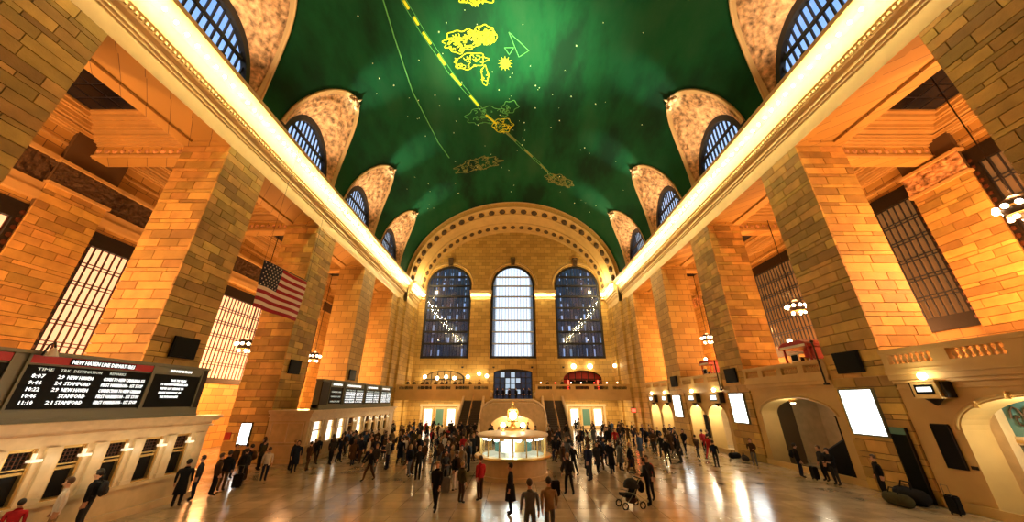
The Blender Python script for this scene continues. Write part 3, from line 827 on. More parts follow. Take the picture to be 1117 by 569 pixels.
# spot fittings along the first arch, jamb notices
GATE_L = (1.0, 0.84, 0.52)
for k, (y, z) in enumerate([(14.35, 4.05), (13.3, 4.38), (12.0, 4.38)]):
    e = empty('spotlight', (NX+0.02, y, z), 0, 'small brass spotlight on the rim of the wide first gateway arch', 'spotlight', 'spotlights on the first gateway arch')
    MB().box(-0.08, 0.1, -0.04, 0.04, 0.02, 0.10).build('arm', M_brass, e)
    MB().lathe([(0.0, 0.05), (0.05, 0.05), (0.10, -0.16), (0.085, -0.16), (0.04, 0.0)], n=10).build('shade', M_brass, e)
for i, (y, w, z0, z1) in enumerate([(15.95, 0.62, 1.55, 3.2), (26.9-0.0, 0.0, 1, 2), (35.0, 0.5, 1.0, 2.9)]):
    if w == 0: continue
    e = empty('notice_panel', (NX+0.10, y, z0), 0, ['tall black notice panel on the wall beside the first gateway arch', '', 'tall black notice panel between the two gateways of the third bay'][i], 'notice', 'black notice panels')
    MB().box(-0.07, 0.0, -w/2, w/2, 0, z1-z0).build('panel', M_black, e)
    MB().box(-0.09, 0.0, -w/2-0.03, -w/2, 0, z1-z0).box(-0.09, 0, w/2, w/2+0.03, 0, z1-z0).box(-0.09, 0, -w/2, w/2, z1-z0, z1-z0+0.04).build('frame', M_dark_wood, e)
e = empty('notice_panel', (PB+2.18, 26.2, 0.75), 0, 'tall black notice panel inside the wide ramp archway', 'notice', 'black notice panels')
MB().box(-0.08, 0.0, -0.55, 0.55, 0, 2.3).build('panel', M_black, e); MB().box(-0.1, 0, -0.6, 0.6, 2.3, 2.36).build('frame', M_dark_wood, e)
e = empty('notice_panel', (NX-0.02, 17.62, 0.25), 0, 'tall black display panel with pale header on the pier beside the glowing poster', 'notice', 'black notice panels')
MB().box(-0.10, 0.0, -0.33, 0.33, 0, 2.45).build('panel', M_screen, e); MB().box(-0.12, 0.0, -0.36, 0.36, 2.45, 2.75).build('header', M_teal, e); MB().box(-0.12, 0, -0.38, -0.33, -0.25, 2.75).box(-0.12, 0, 0.33, 0.38, -0.25, 2.75).build('frame', M_dark_wood, e)
# number plate by the first gateway
tag(MB().box(NX+0.06, NX+0.12, 15.3, 15.5, 1.62, 1.74).build('plate', M_dark_wood), 'small dark plate on the stone beside the first gateway arch', 'plate')

# first gateway: teal doors under a fan transom
e = empty('door_1', (NX+1.75, 12.6, 0), 0, 'teal glazed doors under an ornate transom in the first gateway', None, None, 'structure')
MB().box(-0.45, 0.1, -3.9, -2.3, 0, 4.3).box(-0.45, 0.1, 2.3, 3.9, 0, 4.3).box(-0.12, 0.12, -2.4, 2.4, 2.55, 2.85).box(-0.1, 0.1, -2.6, 2.6, 4.2, 5.0).build('door_frame', M_marble, e)
MB().box(-0.14, 0.1, -2.3, 2.3, 2.62, 2.72).build('gilt_rail', M_brass, e)
MB().box(-0.05, 0.05, -2.3, 2.3, 2.85, 4.2).build('transom_glass', M_teal, e)
sc_ = MB()
for y in (-1.9, -1.5, -1.1, 1.1, 1.5, 1.9):
    sc_.tube([(-0.09, y+0.22*math.cos(q*0.7)*(1-q/14), 3.5+0.5*math.sin(q*0.7)*(1-q/14)) for q in range(14)], 0.035, 5)
sc_.tube([(-0.09, 0.6*math.cos(2*PI*q/20), 3.5+0.5*math.sin(2*PI*q/20)) for q in range(20)], 0.06, 6, closed=True)
sc_.build('scroll_grille', M_carved_dark, e)
for i in range(4):
    y = -2.3+1.15*i
    d = MB().box(-0.05, 0.05, y+0.06, y+1.09, 0.05, 2.55).build('door_leaf', M_tealdoor, e)
    MB().box(-0.07, 0.07, y, y+0.08, 0, 2.55).box(-0.07, 0.07, y+1.07, y+1.15, 0, 2.55).box(-0.07, 0.07, y, y+1.15, 0, 0.25).build('stile', M_grey, d)
    MB().box(-0.12, -0.07, y+0.95, y+1.0, 0.9, 1.3).build('push_bar', M_brass, d)
MB().box(-0.09, -0.06, 1.45, 1.85, 1.75, 2.15).build('lit_notice', M_tick, e)

# ramp archway: stair with dark balustrade
e = empty('ramp_stair', (PB, 21.4, 0), 0, 'dark stair flight with solid dark sides rising inside the wide archway', 'stair')
st = MB()
for i in range(12):
    st2 = MB().box(-1.2, 1.4, 2.6-i*0.3, 2.9-i*0.3, 0, 0.17*(i+1)); st2.build('step', M_grey, e)
for x in (-1.45, 1.45):
    MB().prism([(3.1, 0), (3.1, 0.95), (-0.9, 3.0), (-1.2, 3.0), (-1.2, 0)], lambda p, a: (a, p[0], p[1]), x-0.1, x+0.1).build('side_panel', M_black, e)
    MB().tube([(x, 3.5, 0.0), (x, 3.55, 0.75), (x, 3.35, 0.98), (x, 3.1, 1.0), (x, -0.9, 3.07), (x, -1.2, 3.07)], 0.07, 8).build('handrail', M_iron, e)

for (y, pw) in ((12.6, 330), (24.6, 110), (33.0, 420), (36.6, 420), (43.6, 420), (47.0, 420)):
    o = empty('gateway_lamp', (NX+0.75, y, 4.02 if y > 30 or y < 20 else 4.05), 0, 'small ceiling lamp in the arched gateway%s' % {12.6: ' with teal doors', 24.6: ' of the ramp stair', 33.0: ' of the third bay nearer the ramp', 36.6: ' of the third bay nearer the end wall', 43.6: ' of the fourth bay nearer the third', 47.0: ' of the fourth bay nearer the end wall'}[y], 'lamp', 'gateway lamps')
    MB().lathe([(0.0, -0.1), (0.12, -0.08), (0.16, 0.0)], n=12).build('lens', M_globe, o); MB().lathe([(0.16, -0.02), (0.2, -0.02), (0.2, 0.2)], n=12).build('rim', M_brass, o)
    lamp('gateway_light', 'POINT', (NX+0.75, y, 3.6), pw, (1.0, 0.86, 0.6), 0.25)
# ------------------------------------------------------------------ wall signs with globe lamps (gallery side)
def sign_box(y, z, lab, w=0.95, h=0.62):
    e = empty('gate_sign', (NX-0.05, y, z), 0, lab, 'sign', 'gate signs with globe lamps')
    MB().box(-0.42, 0.1, -w/2, w/2, 0, h).box(-0.46, 0.1, -w/2-0.05, w/2+0.05, h, h+0.07).box(-0.46, 0.1, -w/2-0.05, w/2+0.05, -0.06, 0).build('case', M_brass if w < 0.9 else M_plain, e)
    MB().box(-0.435, -0.41, -w/2+0.12, w/2-0.12, 0.12, h-0.12).build('sign_face', M_screen, e)
    MB().box(-0.445, -0.43, -w/2+0.2, w/2-0.2, 0.22, h-0.22).build('lit_lettering', M_text, e)
    MB().lathe([(0.0, -0.35), (0.08, -0.3), (0.25, -0.1), (0.3, -0.06)], (-0.15, 0, 0), n=12).build('drop_bracket', M_dark_wood, e)
    for q in (-w/2-0.16, w/2+0.06): MB().box(-0.30, 0.1, q, q+0.10, -0.02, h).build('side_scroll', M_dark_wood, e)
    MB().ball((-0.25, 0, h+0.24), 0.16, 12).build('globe_lamp', M_globe, e, smooth=True)
    lamp('gate_sign_light', 'POINT', (NX-0.75, y, z+h+0.25), 30, GATE_L, 0.15)
sign_box(15.45, 4.3, 'sign box with globe lamp on the wall beside the first gateway arch')
sign_box(32.0, 4.02, 'sign box with globe lamp in the third bay, the one nearer the ramp archway', 1.3, 0.8)
sign_box(36.0, 4.02, 'sign box with globe lamp in the third bay, the one nearer the end wall', 1.3, 0.8)
sign_box(42.5, 4.02, 'sign box with globe lamp in the fourth bay, the one nearer the third bay', 1.3, 0.8)
sign_box(46.5, 4.02, 'sign box with globe lamp in the fourth bay, the one nearer the end wall', 1.3, 0.8)

# pier fittings: glowing posters and black monitors
for (y, lab) in ((19.02, 'second'), (29.3, 'third'), (40.05, 'fourth')):
    e = empty('light_box', (NX-0.01, y, 2.5), 0, 'glowing white poster box low on the %s pier of the gallery side' % lab, 'light box', 'glowing poster boxes')
    MB().box(-0.14, 0, -0.95, -0.88, 0, 2.25).box(-0.14, 0, 0.88, 0.95, 0, 2.25).box(-0.14, 0, -0.88, 0.88, 0, 0.07).box(-0.14, 0, -0.88, 0.88, 2.18, 2.25).build('frame', M_grey, e)
    MB().box(-0.11, -0.02, -0.88, 0.88, 0.07, 2.18).build('lit_panel', M_box, e)
def monitor(s, y, z, lab):
    e = empty('wall_monitor', (s*(NX-0.02), y, z), 0 if s > 0 else PI, lab, 'monitor', 'black pier monitors')
    MB().box(-0.16, -0.06, -0.75, 0.75, -0.55, 0.55).build('casing', M_black, e)
    MB().box(-0.175, -0.16, -0.68, 0.68, -0.48, 0.48).build('screen', M_screen, e)
    MB().box(-0.07, 0.02, -0.25, 0.25, -0.2, 0.2).build('bracket', M_iron, e)
for (s, y, z, lab) in ((1, 18.78, 6.08, 'second pier of the gallery side'), (1, 29.3, 6.1, 'third pier of the gallery side'), (1, 39.9, 6.17, 'fourth pier of the gallery side'),
                       (-1, 18.85, 6.85, 'second pier of the ticket side'), (-1, 29.0, 6.75, 'third pier of the ticket side'), (-1, 39.7, 6.85, 'fourth pier of the ticket side')):
    monitor(s, y, z, 'black monitor screen fixed to the '+lab)
# thin bronze poles at the pier corners
for y in (20.4, 30.95):
    e = MB(); e.tube([(NX-0.27, y, 5.1), (NX-0.27, y, 7.4)], 0.045, 8); e.ball((NX-0.27, y, 7.45), 0.09, 8); e.box(NX-0.35, NX-0.12, y-0.08, y+0.08, 5.0, 5.12)
    tag(e.build('bronze_pole', M_dark_wood), 'thin bronze pole standing at the gallery corner of the %s pier' % ('second' if y < 25 else 'third'), 'pole', 'bronze corner poles')

# ------------------------------------------------------------------ hanging chandeliers in the aisles
def chandelier(x, y, z, lab, power=600.0, chain_top=21.96, bright=True):
    e = empty('chandelier', (x, y, z), 0, lab, 'chandelier', 'aisle chandeliers')
    MB().tube([(0, 0, 0.5), (0, 0, chain_top-z)], 0.035, 6).build('rod', M_dark_wood, e)
    MB().lathe([(0.0, -0.75), (0.1, -0.7), (0.5, -0.4), (0.62, 0.0), (0.5, 0.35), (0.15, 0.6), (0.0, 0.62)], n=16).build('melon_bowl', M_dark_wood, e, smooth=True)
    for i in range(10):
        a = 2*PI*i/10
        MB().ball((0.72*math.cos(a), 0.72*math.sin(a), 0.02), 0.14, 8).build('globe', M_globe, e, smooth=True)
    for i in range(5):
        a = 2*PI*(i+0.5)/5
        MB().ball((0.45*math.cos(a), 0.45*math.sin(a), -0.55), 0.12, 8).build('globe', M_globe, e, smooth=True)
    for zz in (0.0, -0.42):
        MB().tube([((0.66 if zz == 0 else 0.5)*math.cos(2*PI*i/16), (0.66 if zz == 0 else 0.5)*math.sin(2*PI*i/16), zz) for i in range(16)], 0.05, 6, closed=True).build('hoop', M_brass, e)
    lamp('chandelier_light', 'POINT', (x, y, z-2.4), power*0.85, ORANGE, 1.3)
    lamp('chandelier_light', 'POINT', (x, y, z+1.0), power*0.10, ORANGE, 0.4)
CH = 5000
chandelier(25.0, 14.1, 13.0, 'melon shaped chandelier in the gallery aisle behind the first barred window bay', CH)
chandelier(25.0, 28.6, 11.8, 'melon shaped chandelier in the gallery aisle above the red kiosk', CH)
chandelier(25.0, 43.3, 11.6, 'melon shaped chandelier in the gallery aisle nearest the end wall', CH)
chandelier(-25.0, 9.6, 10.0, 'unseen melon shaped chandelier in the ticket aisle behind the near departures board', CH)  # kept out of view behind the pier for its light on the next one
chandelier(-25.0, 31.7, 9.0, 'melon shaped chandelier in the ticket aisle beyond the flag', CH)
chandelier(-25.0, 43.2, 9.3, 'melon shaped chandelier in the ticket aisle above the far departures board', CH)
for s in (-1, 1): lamp('aisle_light', 'POINT', (s*25, 5.0, 11), CH, ORANGE, 0.5)

# ------------------------------------------------------------------ red kiosks on the gallery
def kiosk(x, y, lab, w=2.2):
    e = empty('kiosk', (x, y, 5.4), 0, lab, 'kiosk', 'red gallery kiosks')
    MB().box(-0.8, 0.8, -w/2, w/2, 0, 1.15).build('counter', M_reddark, e)
    for dy in (-w/2+0.06, w/2-0.06):
        for dx in (-0.74, 0.74): MB().box(dx-0.05, dx+0.05, dy-0.05, dy+0.05, 1.15, 2.1).build('post', M_reddark, e)
    MB().prism([(-w/2-0.15, 2.1), (w/2+0.15, 2.1), (w/2+0.15, 2.3), (w/2-0.3, 2.55), (-w/2+0.3, 2.55), (-w/2-0.15, 2.3)], lambda p, a: (a, p[0], p[1]), -0.95, 0.95).build('canopy', M_reddark, e)
    MB().box(-0.97, -0.95, -w/2, w/2, 2.12, 2.28).build('trim_strip', M_white, e)
    MB().box(0.60, 0.72, -w/2+0.1, w/2-0.1, 1.15, 2.1).build('rear_panel', M_reddark, e); MB().box(-0.5, 0.6, -w/2+0.02, -w/2+0.07, 1.15, 2.1).build('side_panel', M_reddark, e)
    for q in range(5): MB().box(-0.6, -0.35, -w/2+0.3+q*(w-0.6)/5, -w/2+0.3+q*(w-0.6)/5+0.18, 1.15, 1.35+0.08*(q % 3)).build('goods_box', (M_white, M_brass, M_black)[q % 3], e)
    MB().box(-0.86, -0.82, -0.2, 0.5, 1.2, 1.75).build('menu_board', M_white, e); MB().box(-0.87, -0.86, -0.12, 0.42, 1.28, 1.67).build('menu_face', M_screen, e)
    MB().ball((-0.4, w/2-0.4, 2.72), 0.16, 10).build('lamp_globe', M_globe, e, smooth=True)
kiosk(20.3, 23.6, 'red canopied kiosk on the gallery above the ramp archway')
kiosk(20.3, 35.2, 'small red canopied kiosk on the gallery above the two lit gateways', 1.6)

# ------------------------------------------------------------------ lettering
_dg = None
def text_mesh(body, size, m, depth=0.006):
    cu = bpy.data.curves.new('lettering', 'FONT'); cu.body = body; cu.size = size; cu.extrude = depth; cu.resolution_u = 1
    o = bpy.data.objects.new('lettering', cu); C.objects.link(o)
    bpy.context.view_layer.update()
    dg = bpy.context.evaluated_depsgraph_get()
    me = bpy.data.meshes.new_from_object(o.evaluated_get(dg))
    C.objects.unlink(o); bpy.data.objects.remove(o); bpy.data.curves.remove(cu)
    me.materials.clear(); me.materials.append(m); return me
ROT_L = Matrix(((0, 0, 1), (1, 0, 0), (0, 1, 0))).to_4x4()     # text reads along +y, faces +x
def put_text(name, body, size, m, parent, y, z, x=0.0, width=None):
    me = text_mesh(body, size, m)
    o = bpy.data.objects.new(name, me); link(o, parent)
    xs = [v.co.x for v in me.vertices]; k = 1.0
    if width and xs: k = width/(max(xs)-min(xs))
    o.matrix_local = Matrix.Translation((x, y, z)) @ ROT_L @ Matrix.Diagonal((k, 1, 1, 1))
    return o

# ------------------------------------------------------------------ ticket offices
TX = -15.2
M_pale = mat('pale_ticket_marble', (0.66, 0.52, 0.32), 0.35, var=0.10, scale=3.0)
M_wicket = mat('dark_wicket_glass', (0.008, 0.007, 0.006), 0.25, spec=0.15)
M_lamp = mat('frosted_lamp', (0.9, 0.85, 0.7), 0.4, emit=(1.0, 0.85, 0.6), estr=0.7, sampling='NONE')
def ticket_office(lab, y0, y1, wins, lit, zt=3.5):
    e = empty('ticket_office', ((TX-NX)/2, (y0+y1)/2, 0), 0, lab, 'ticket office', 'stone ticket offices')
    ox, oy = e.location.x, e.location.y
    def L(b): 
        b.v = [(p[0]-ox, p[1]-oy, p[2]) for p in b.v]; return b
    L(MB().box(-NX, TX-0.25, y0+0.06, y1-0.06, 0.02, 2.95)).build('body', M_marble, e)
    pl = MB(); pl.box(-NX, TX+0.12, y0-0.06, y1+0.06, 0, 0.28); pl.box(-NX, TX, y0, y1, 0.28, 1.02); pl.box(-NX, TX+0.08, y0-0.05, y1+0.05, 1.02, 1.14)
    L(pl).build('plinth', M_marble, e)
    en = MB(); en.box(-NX, TX, y0, y1, 2.75, 3.0); en.box(-NX, TX+0.12, y0-0.1, y1+0.1, 3.0, 3.1); en.box(-NX, TX+0.05, y0-0.04, y1+0.04, 3.1, 3.25); en.box(-NX, TX+0.22, y0-0.2, y1+0.2, 3.25, 3.38); en.box(-NX, TX+0.32, y0-0.3, y1+0.3, 3.38, zt)
    L(en).build('entablature', M_pale, e)
    # panels on the near end face
    L(MB().box(-NX+0.3, TX-0.4, y0, y0+0.08, 1.3, 1.36).box(-NX+0.3, TX-0.4, y0, y0+0.08, 2.6, 2.66).box(-NX+0.3, -NX+0.36, y0, y0+0.08, 1.36, 2.6).box(TX-0.46, TX-0.4, y0, y0+0.08, 1.36, 2.6).box((TX-NX)/2-0.03, (TX-NX)/2+0.03, y0, y0+0.08, 1.36, 2.6)).build('end_panel', M_pale, e)
    edges = [y0]+[v for w in wins for v in w]+[y1]
    for i in range(0, len(edges), 2):
        a, b_ = edges[i], edges[i+1]
        if b_-a < 0.05: continue
        L(MB().box(TX-0.26, TX-0.02, a, b_, 1.14, 2.75).box(TX-0.26, TX+0.06, a+(b_-a)*0.3, b_-(b_-a)*0.3, 1.14, 2.75).box(TX-0.2, TX+0.09, a+(b_-a)*0.22, b_-(b_-a)*0.22, 2.6, 2.75).box(TX-0.2, TX+0.09, a+(b_-a)*0.22, b_-(b_-a)*0.22, 1.14, 1.3)).build('pilaster', M_pale, e)
    for i, (a, b_) in enumerate(wins):
        w = L(MB().box(TX-0.24, TX-0.20, a, b_, 1.14, 2.75)).build('wicket_window', M_tick if i in lit else M_wicket, e)
        L(MB().box(TX-0.2, TX-0.08, a, a+0.07, 1.14, 2.75).box(TX-0.2, TX-0.08, b_-0.07, b_, 1.14, 2.75).box(TX-0.2, TX-0.1, a, b_, 2.02, 2.1).box(TX-0.2, TX-0.1, a, b_, 2.16, 2.2).box(TX-0.2, TX-0.05, a, b_, 1.14, 1.2).box(TX-0.2, TX-0.1, a, b_, 2.66, 2.75)).build('wicket_frame', M_brass, w)
        g = MB()
        n = 6
        for q in range(1, n): g.tube([(TX-0.16, a+(b_-a)*q/n, 2.2), (TX-0.16, a+(b_-a)*q/n, 2.66)], 0.014, 4)
        for q in range(1, 4): g.tube([(TX-0.16, a, 2.2+0.46*q/4), (TX-0.16, b_, 2.2+0.46*q/4)], 0.014, 4)
        L(g).build('wicket_grille', M_bronze, w)
        if i not in lit:
            L(MB().box(TX-0.02, TX+0.16, b_-0.20, b_+0.08, 2.36, 2.44).box(TX-0.1, TX+0.03, b_-0.05, b_-0.02, 2.44, 2.6)).build('number_lamp', M_lamp, w)
            lamp('number_lamp_light', 'POINT', (TX+0.75, (a+b_)/2, 2.3), 16, (1.0, 0.8, 0.48), 0.15)
    return e
ticket_office('near stone ticket office with dark wickets below the red headed departures board', 3.5, 18.55, [(7.2, 8.1), (8.7, 9.6), (10.1, 11.0), (11.5, 12.2), (12.85, 13.55), (14.25, 14.95), (15.6, 16.35), (17.0, 17.7)], [])
ticket_office('far stone ticket office with brightly lit wickets and a long dark board', 27.6, 46.5, [(28.3, 29.5), (30.4, 31.5), (32.3, 33.4), (34.2, 35.3), (36.1, 37.2), (38.0, 39.0), (39.8, 40.8), (41.6, 42.6), (43.4, 44.4)], [0, 1, 2, 4])

def frame_box(b, x0, x1, y0, y1, z0, z1, w=0.07):
    b.box(x0, x1, y0, y0+w, z0, z1); b.box(x0, x1, y1-w, y1, z0, z1); b.box(x0, x1, y0+w, y1-w, z0, z0+w); return b.box(x0, x1, y0+w, y1-w, z1-w, z1)
def board_base(lab, y0, y1, z0, z1, x):
    e = empty('departure_board', (x, y0, z0), 0, lab, 'departure board', 'departure boards')
    L = y1-y0; h = z1-z0
    MB().box(-0.55, -0.05, 0, L, 0, h).build('casing', M_grey, e)
    MB().box(-0.60, 0.06, -0.03, L+0.03, h-0.06, h+0.05).box(-0.6, 0.08, -0.03, L+0.03, 0, 0.12).box(-0.6, 0.04, 0, L, 0.12, 0.36).build('rail', M_grey, e)
    return e, L, h
BX = -15.35
e, L, h = board_base('near departures board with red header above the dark ticket wickets', 4.5, 17.65, 3.5, 5.6, BX)
oy, oz = 4.5, 3.5
secs = [(4.5, 10.55), (10.98, 14.88), (15.02, 17.3)]
for i, (a, b_) in enumerate(secs):
    p = MB().box(-0.06, -0.02, a-oy, b_-oy, 0.4, 1.72).build('display', M_screen, e)
    for q in (a-oy-0.07, b_-oy): MB().box(-0.05, 0.02, q, q+0.07, 0.36, 2.05).build('mullion', M_grey, e)
    if i < 2: MB().box(-0.06, 0.0, a-oy, b_-oy, 1.78, 2.02).build('header', M_red, e)
    else: MB().box(-0.06, 0.0, a-oy, b_-oy, 1.78, 2.02).build('header', M_grey, e)
MB().box(-0.06, 0.02, 17.37-oy, 17.65-oy, 0.36, 2.05).build('end_post', M_dark_wood, e)
MB().box(0.0, 0.01, 12.0-oy, 14.15-oy, 1.80, 2.0).build('header_plate', M_screen, e)
put_text('header_lettering', 'NEW HAVEN LINE DEPARTURES', 0.19, M_text, e, 12.05-oy, 1.83, 0.02, 2.05)
for (t, y, w) in (('TIME', 11.25, 0.42), ('TRK', 11.85, 0.28), ('DESTINATION', 12.22, 0.85), ('REMARKS', 13.35, 0.55)):
    put_text('column_lettering', t, 0.13, M_textd, e, y-oy, 1.56, 0.0, w)
rows = [('8:07', '29', 'NEW HAVEN', 'CONN TO NEW CANAAN & 125'), ('9:46', '24', 'STAMFORD', 'FIRST HARRISON - 1ST STOP'), ('10:22', '29', 'NEW HAVEN', 'CONNECTION TO NEW CANAAN'),
        ('10:46', '', 'STAMFORD', 'FIRST HARRISON - 1ST STOP'), ('11:10', '21', 'STAMFORD', 'FIRST HARRISON - 1ST STOP')]
for i, r in enumerate(rows):
    z = 1.34-0.2*i
    for (t, y, w) in ((r[0], 11.2, 0.32), (r[1], 11.86, 0.18), (r[2], 12.12, 0.75), (r[3], 13.22, 1.5)):
        if t: put_text('departure_lettering', t, 0.165, M_text, e, y-oy, z, 0.0, w)
put_text('header_lettering', 'INFORMATION', 0.15, M_text, e, 15.65-oy, 1.84, 0.02, 1.05)
for i, (t, y, w) in enumerate((('TAKE THE TRAIN', 15.85, 0.75), ('TO THE NEW HAVEN LINE AND', 15.45, 1.3), ('WE\'VE GOT SERVICE TO', 15.5, 1.1), ('SHORE LINE MANY OF', 15.48, 1.05), ('THE HUDSON LINE', 15.6, 0.85))):
    put_text('notice_lettering', t, 0.13, M_text, e, y-oy, 1.45-0.17*i, 0.0, w)
for i in range(6):   # nearest section, only its edge shows
    put_text('departure_lettering', 'NORTH WHITE PLAINS', 0.16, M_textd, e, 6.0-oy, 1.45-0.19*i, 0.0, 2.0)
# small pale lamp hood clipped to the board
lh = empty('clip_lamp', (BX+0.12, 11.0, 5.5), 0, 'small pale conical lamp clipped over the near departures board', 'lamp')
MB().tube([(0.0, 0.1, 0.0), (0.05, 0.12, 0.35), (0.2, 0.12, 0.42), (0.28, 0.12, 0.25)], 0.03, 6).build('arm', M_iron, lh)
MB().lathe([(0.03, 0.25), (0.06, 0.2), (0.16, -0.02), (0.14, -0.02), (0.03, 0.18)], (0.28, 0.12, 0), n=12).build('shade', M_white, lh)

e, L, h = board_base('long dark departures board above the lit wickets of the far ticket office', 28.6, 45.4, 3.5, 5.75, BX)
oy = 28.6
for i, (a, b_) in enumerate([(30.0, 32.3), (32.7, 36.9), (37.4, 41.2), (41.7, 45.0)]):
    MB().box(-0.06, -0.02, a-oy, b_-oy, 0.42, 1.75).build('display', M_screen, e)
    for q in (a-oy-0.12, b_-oy+0.02): MB().box(-0.05, 0.02, q, q+0.10, 0.36, 2.2).build('mullion', M_grey, e)
    put_text('header_lettering', ['INFORMATION', 'HUDSON LINE DEPARTURES', 'HARLEM LINE DEPARTURES', 'DEPARTURES'][i], 0.24, M_text, e, a-oy+0.3, 1.88, 0.02, (b_-a)*0.7)
    for j in range(6):
        if i == 0:
            if j in (1, 3, 5): put_text('notice_lettering', 'HARLEM LINE', 0.17, M_textd, e, a-oy+0.3, 1.5-0.19*j, 0.0, (b_-a)*0.72)
        else:
            put_text('departure_lettering', ['TIME TRK DEST', '8:20 38 CROTON', '8:45 41 POUGHKEEPSIE', '9:20 33 CROTON', '9:45 30 BREWSTER', '10:20 25 CROTON'][j], 0.18, M_text if j else M_textd, e, a-oy+0.2, 1.5-0.2*j, 0.0, (b_-a)*0.46)
            put_text('departure_lettering', ['REMARKS', 'LOCAL STOPS', 'FIRST STOP', 'LOCAL STOPS', 'EXPRESS', 'LOCAL'][j], 0.18, M_text if j else M_textd, e, a-oy+0.2+(b_-a)*0.54, 1.5-0.2*j, 0.0, (b_-a)*0.36)
MB().box(-0.06, 0.02, 0, 1.2, 0.36, 2.1).build('end_post', M_dark_wood, e)

# glowing poster in the passage between the ticket offices
e = empty('light_box', (-19.85, 27.68, 1.15), 0, 'narrow glowing white poster on the pier in the passage between the ticket offices', 'light box', 'glowing poster boxes')
MB().box(-0.42, 0.42, -0.08, 0, 0, 1.5).build('frame', M_dark_wood, e); MB().box(-0.36, 0.36, -0.1, -0.08, 0.06, 1.44).build('lit_panel', M_box, e)
e = empty('plaque', (-21.3, 27.68, 1.5), 0, 'dark lettered plaque on the pier beside the narrow glowing poster', 'plaque')
MB().box(-0.0, 0.45, -0.05, 0, 0, 0.5).build('board', M_reddark, e)

# ------------------------------------------------------------------ flag hung between the piers
def flag():
    X, Y0, Z1 = -17.1, 21.1, 13.15
    LN, HT = 5.05, 3.25
    e = empty('national_flag', (X, Y0+LN/2, Z1), 0, 'striped red and white flag with dark blue canton hanging between the ticket side piers', 'flag')
    M_fr = mat('red_cloth', (0.34, 0.012, 0.025), 0.85); M_fw = mat('white_cloth', (0.78, 0.62, 0.48), 0.85); M_fb = mat('navy_cloth', (0.010, 0.014, 0.035), 0.85)
    def P(u, v, off=0.0):
        y = (u-0.5)*LN; w = 0.13*math.sin(u*9+v*1.5)*(0.3+v)
        return (w+off, y, -v*HT+0.05*math.sin(u*6)+0.18*(u-0.5))
    for i in range(13):
        u0 = 0.4 if i < 7 else 0.0
        b = MB()
        for sgn in (-0.012, 0.012): b.grid(lambda u, v, sg=sgn: P(u0+(1-u0)*u, (i+v)/13, sg), 20, 1)
        b.build('stripe', M_fr if i % 2 == 0 else M_fw, e, smooth=True, norm=False)
    b = MB()
    for sgn in (-0.013, 0.013): b.grid(lambda u, v, sg=sgn: P(0.4*u, v*7/13, sg), 10, 8)
    cn = b.build('canton', M_fb, e, smooth=True, norm=False)
    st = MB()
    for r in range(9):
        for q in range(6 if r % 2 == 0 else 5):
            u = 0.4*((q+0.5+(0 if r % 2 == 0 else 0.5))/6); v = (7/13)*(r+0.5)/9
            c = Vector(P(u, v, 0.02)); pts = []
            for k in range(10):
                rr = 0.075 if k % 2 == 0 else 0.03; a = PI/2+2*PI*k/10
                pts.append((c.x, c.y+rr*math.cos(a), c.z+rr*math.sin(a)))
            st.add(pts, [tuple(range(10))])
    tag(st.build('stars', M_fw, cn, norm=False), kind='stuff')
    hd = MB().tube([(0, -LN/2, 0.0-0.07), (0, LN/2, 0.16)], 0.035, 6); hd.build('top_pole', M_iron, e)
    for y in (-LN/2, LN/2): MB().tube([(0, y, 0), (0, y, 22.9-Z1)], 0.012, 4).build('wire', M_iron, e)
flag()

# ------------------------------------------------------------------ grand stair below the end balcony
e = empty('grand_staircase', (0, 50, 0), 0, 'marble double staircase with dark treads rising to the end balcony', 'staircase')
lb = MB()
pr = [(-4.25, 0), (-4.25, 2.0), (-4.0, 2.9), (-3.4, 3.5), (-2.6, 3.85), (2.6, 3.85), (3.4, 3.5), (4.0, 2.9), (4.25, 2.0), (4.25, 0)]
# front wall with an arched niche
fw = MB(); NN = 20
hole = [(-2.9*math.cos(PI*i/NN), 1.0+1.45*math.sin(PI*i/NN)) for i in range(NN+1)]
def topz(x):
    x = abs(x)
    pts = [(0, 3.85), (2.6, 3.85), (3.4, 3.5), (4.0, 2.9), (4.25, 2.0)]
    for (a, b_) in zip(pts, pts[1:]):
        if x <= b_[0]: return a[1]+(b_[1]-a[1])*(x-a[0])/(b_[0]-a[0])
    return 2.0
F0, F1 = -2.4, -0.6
def quad4(b, a): b.add(a, [(0, 1, 2, 3)])
for i in range(NN):
    p, q = hole[i], hole[i+1]
    for y in (F0, F1): quad4(fw, [(p[0], y, p[1]), (q[0], y, q[1]), (q[0], y, topz(q[0])), (p[0], y, topz(p[0]))])
    quad4(fw, [(p[0], F0, p[1]), (q[0], F0, q[1]), (q[0], F1, q[1]), (p[0], F1, p[1])])
for sg in (-1, 1):
    xs = [2.9, 3.4, 4.0, 4.25]
    for a, b_ in zip(xs, xs[1:]):
        for y in (F0, F1): quad4(fw, [(sg*a, y, 0), (sg*b_, y, 0), (sg*b_, y, topz(b_)), (sg*a, y, topz(a))])
    quad4(fw, [(sg*2.9, F0, 0), (sg*2.9, F0, 1.0), (sg*2.9, F1, 1.0), (sg*2.9, F1, 0)])
    quad4(fw, [(sg*4.25, F0, 0), (sg*4.25, F0, 2.0), (sg*4.25, 3.6, 2.0), (sg*4.25, 3.6, 0)])
fw.box(-2.9, 2.9, F1, F1+0.2, 0, 2.6)
fw.build('niche_wall', M_marble, e)
MB().box(-4.1, 4.1, F1, 3.6, 3.3, 3.7).box(-4.2, 4.2, F1+0.2, 3.6, 0, 3.3).build('landing', M_marble, e)
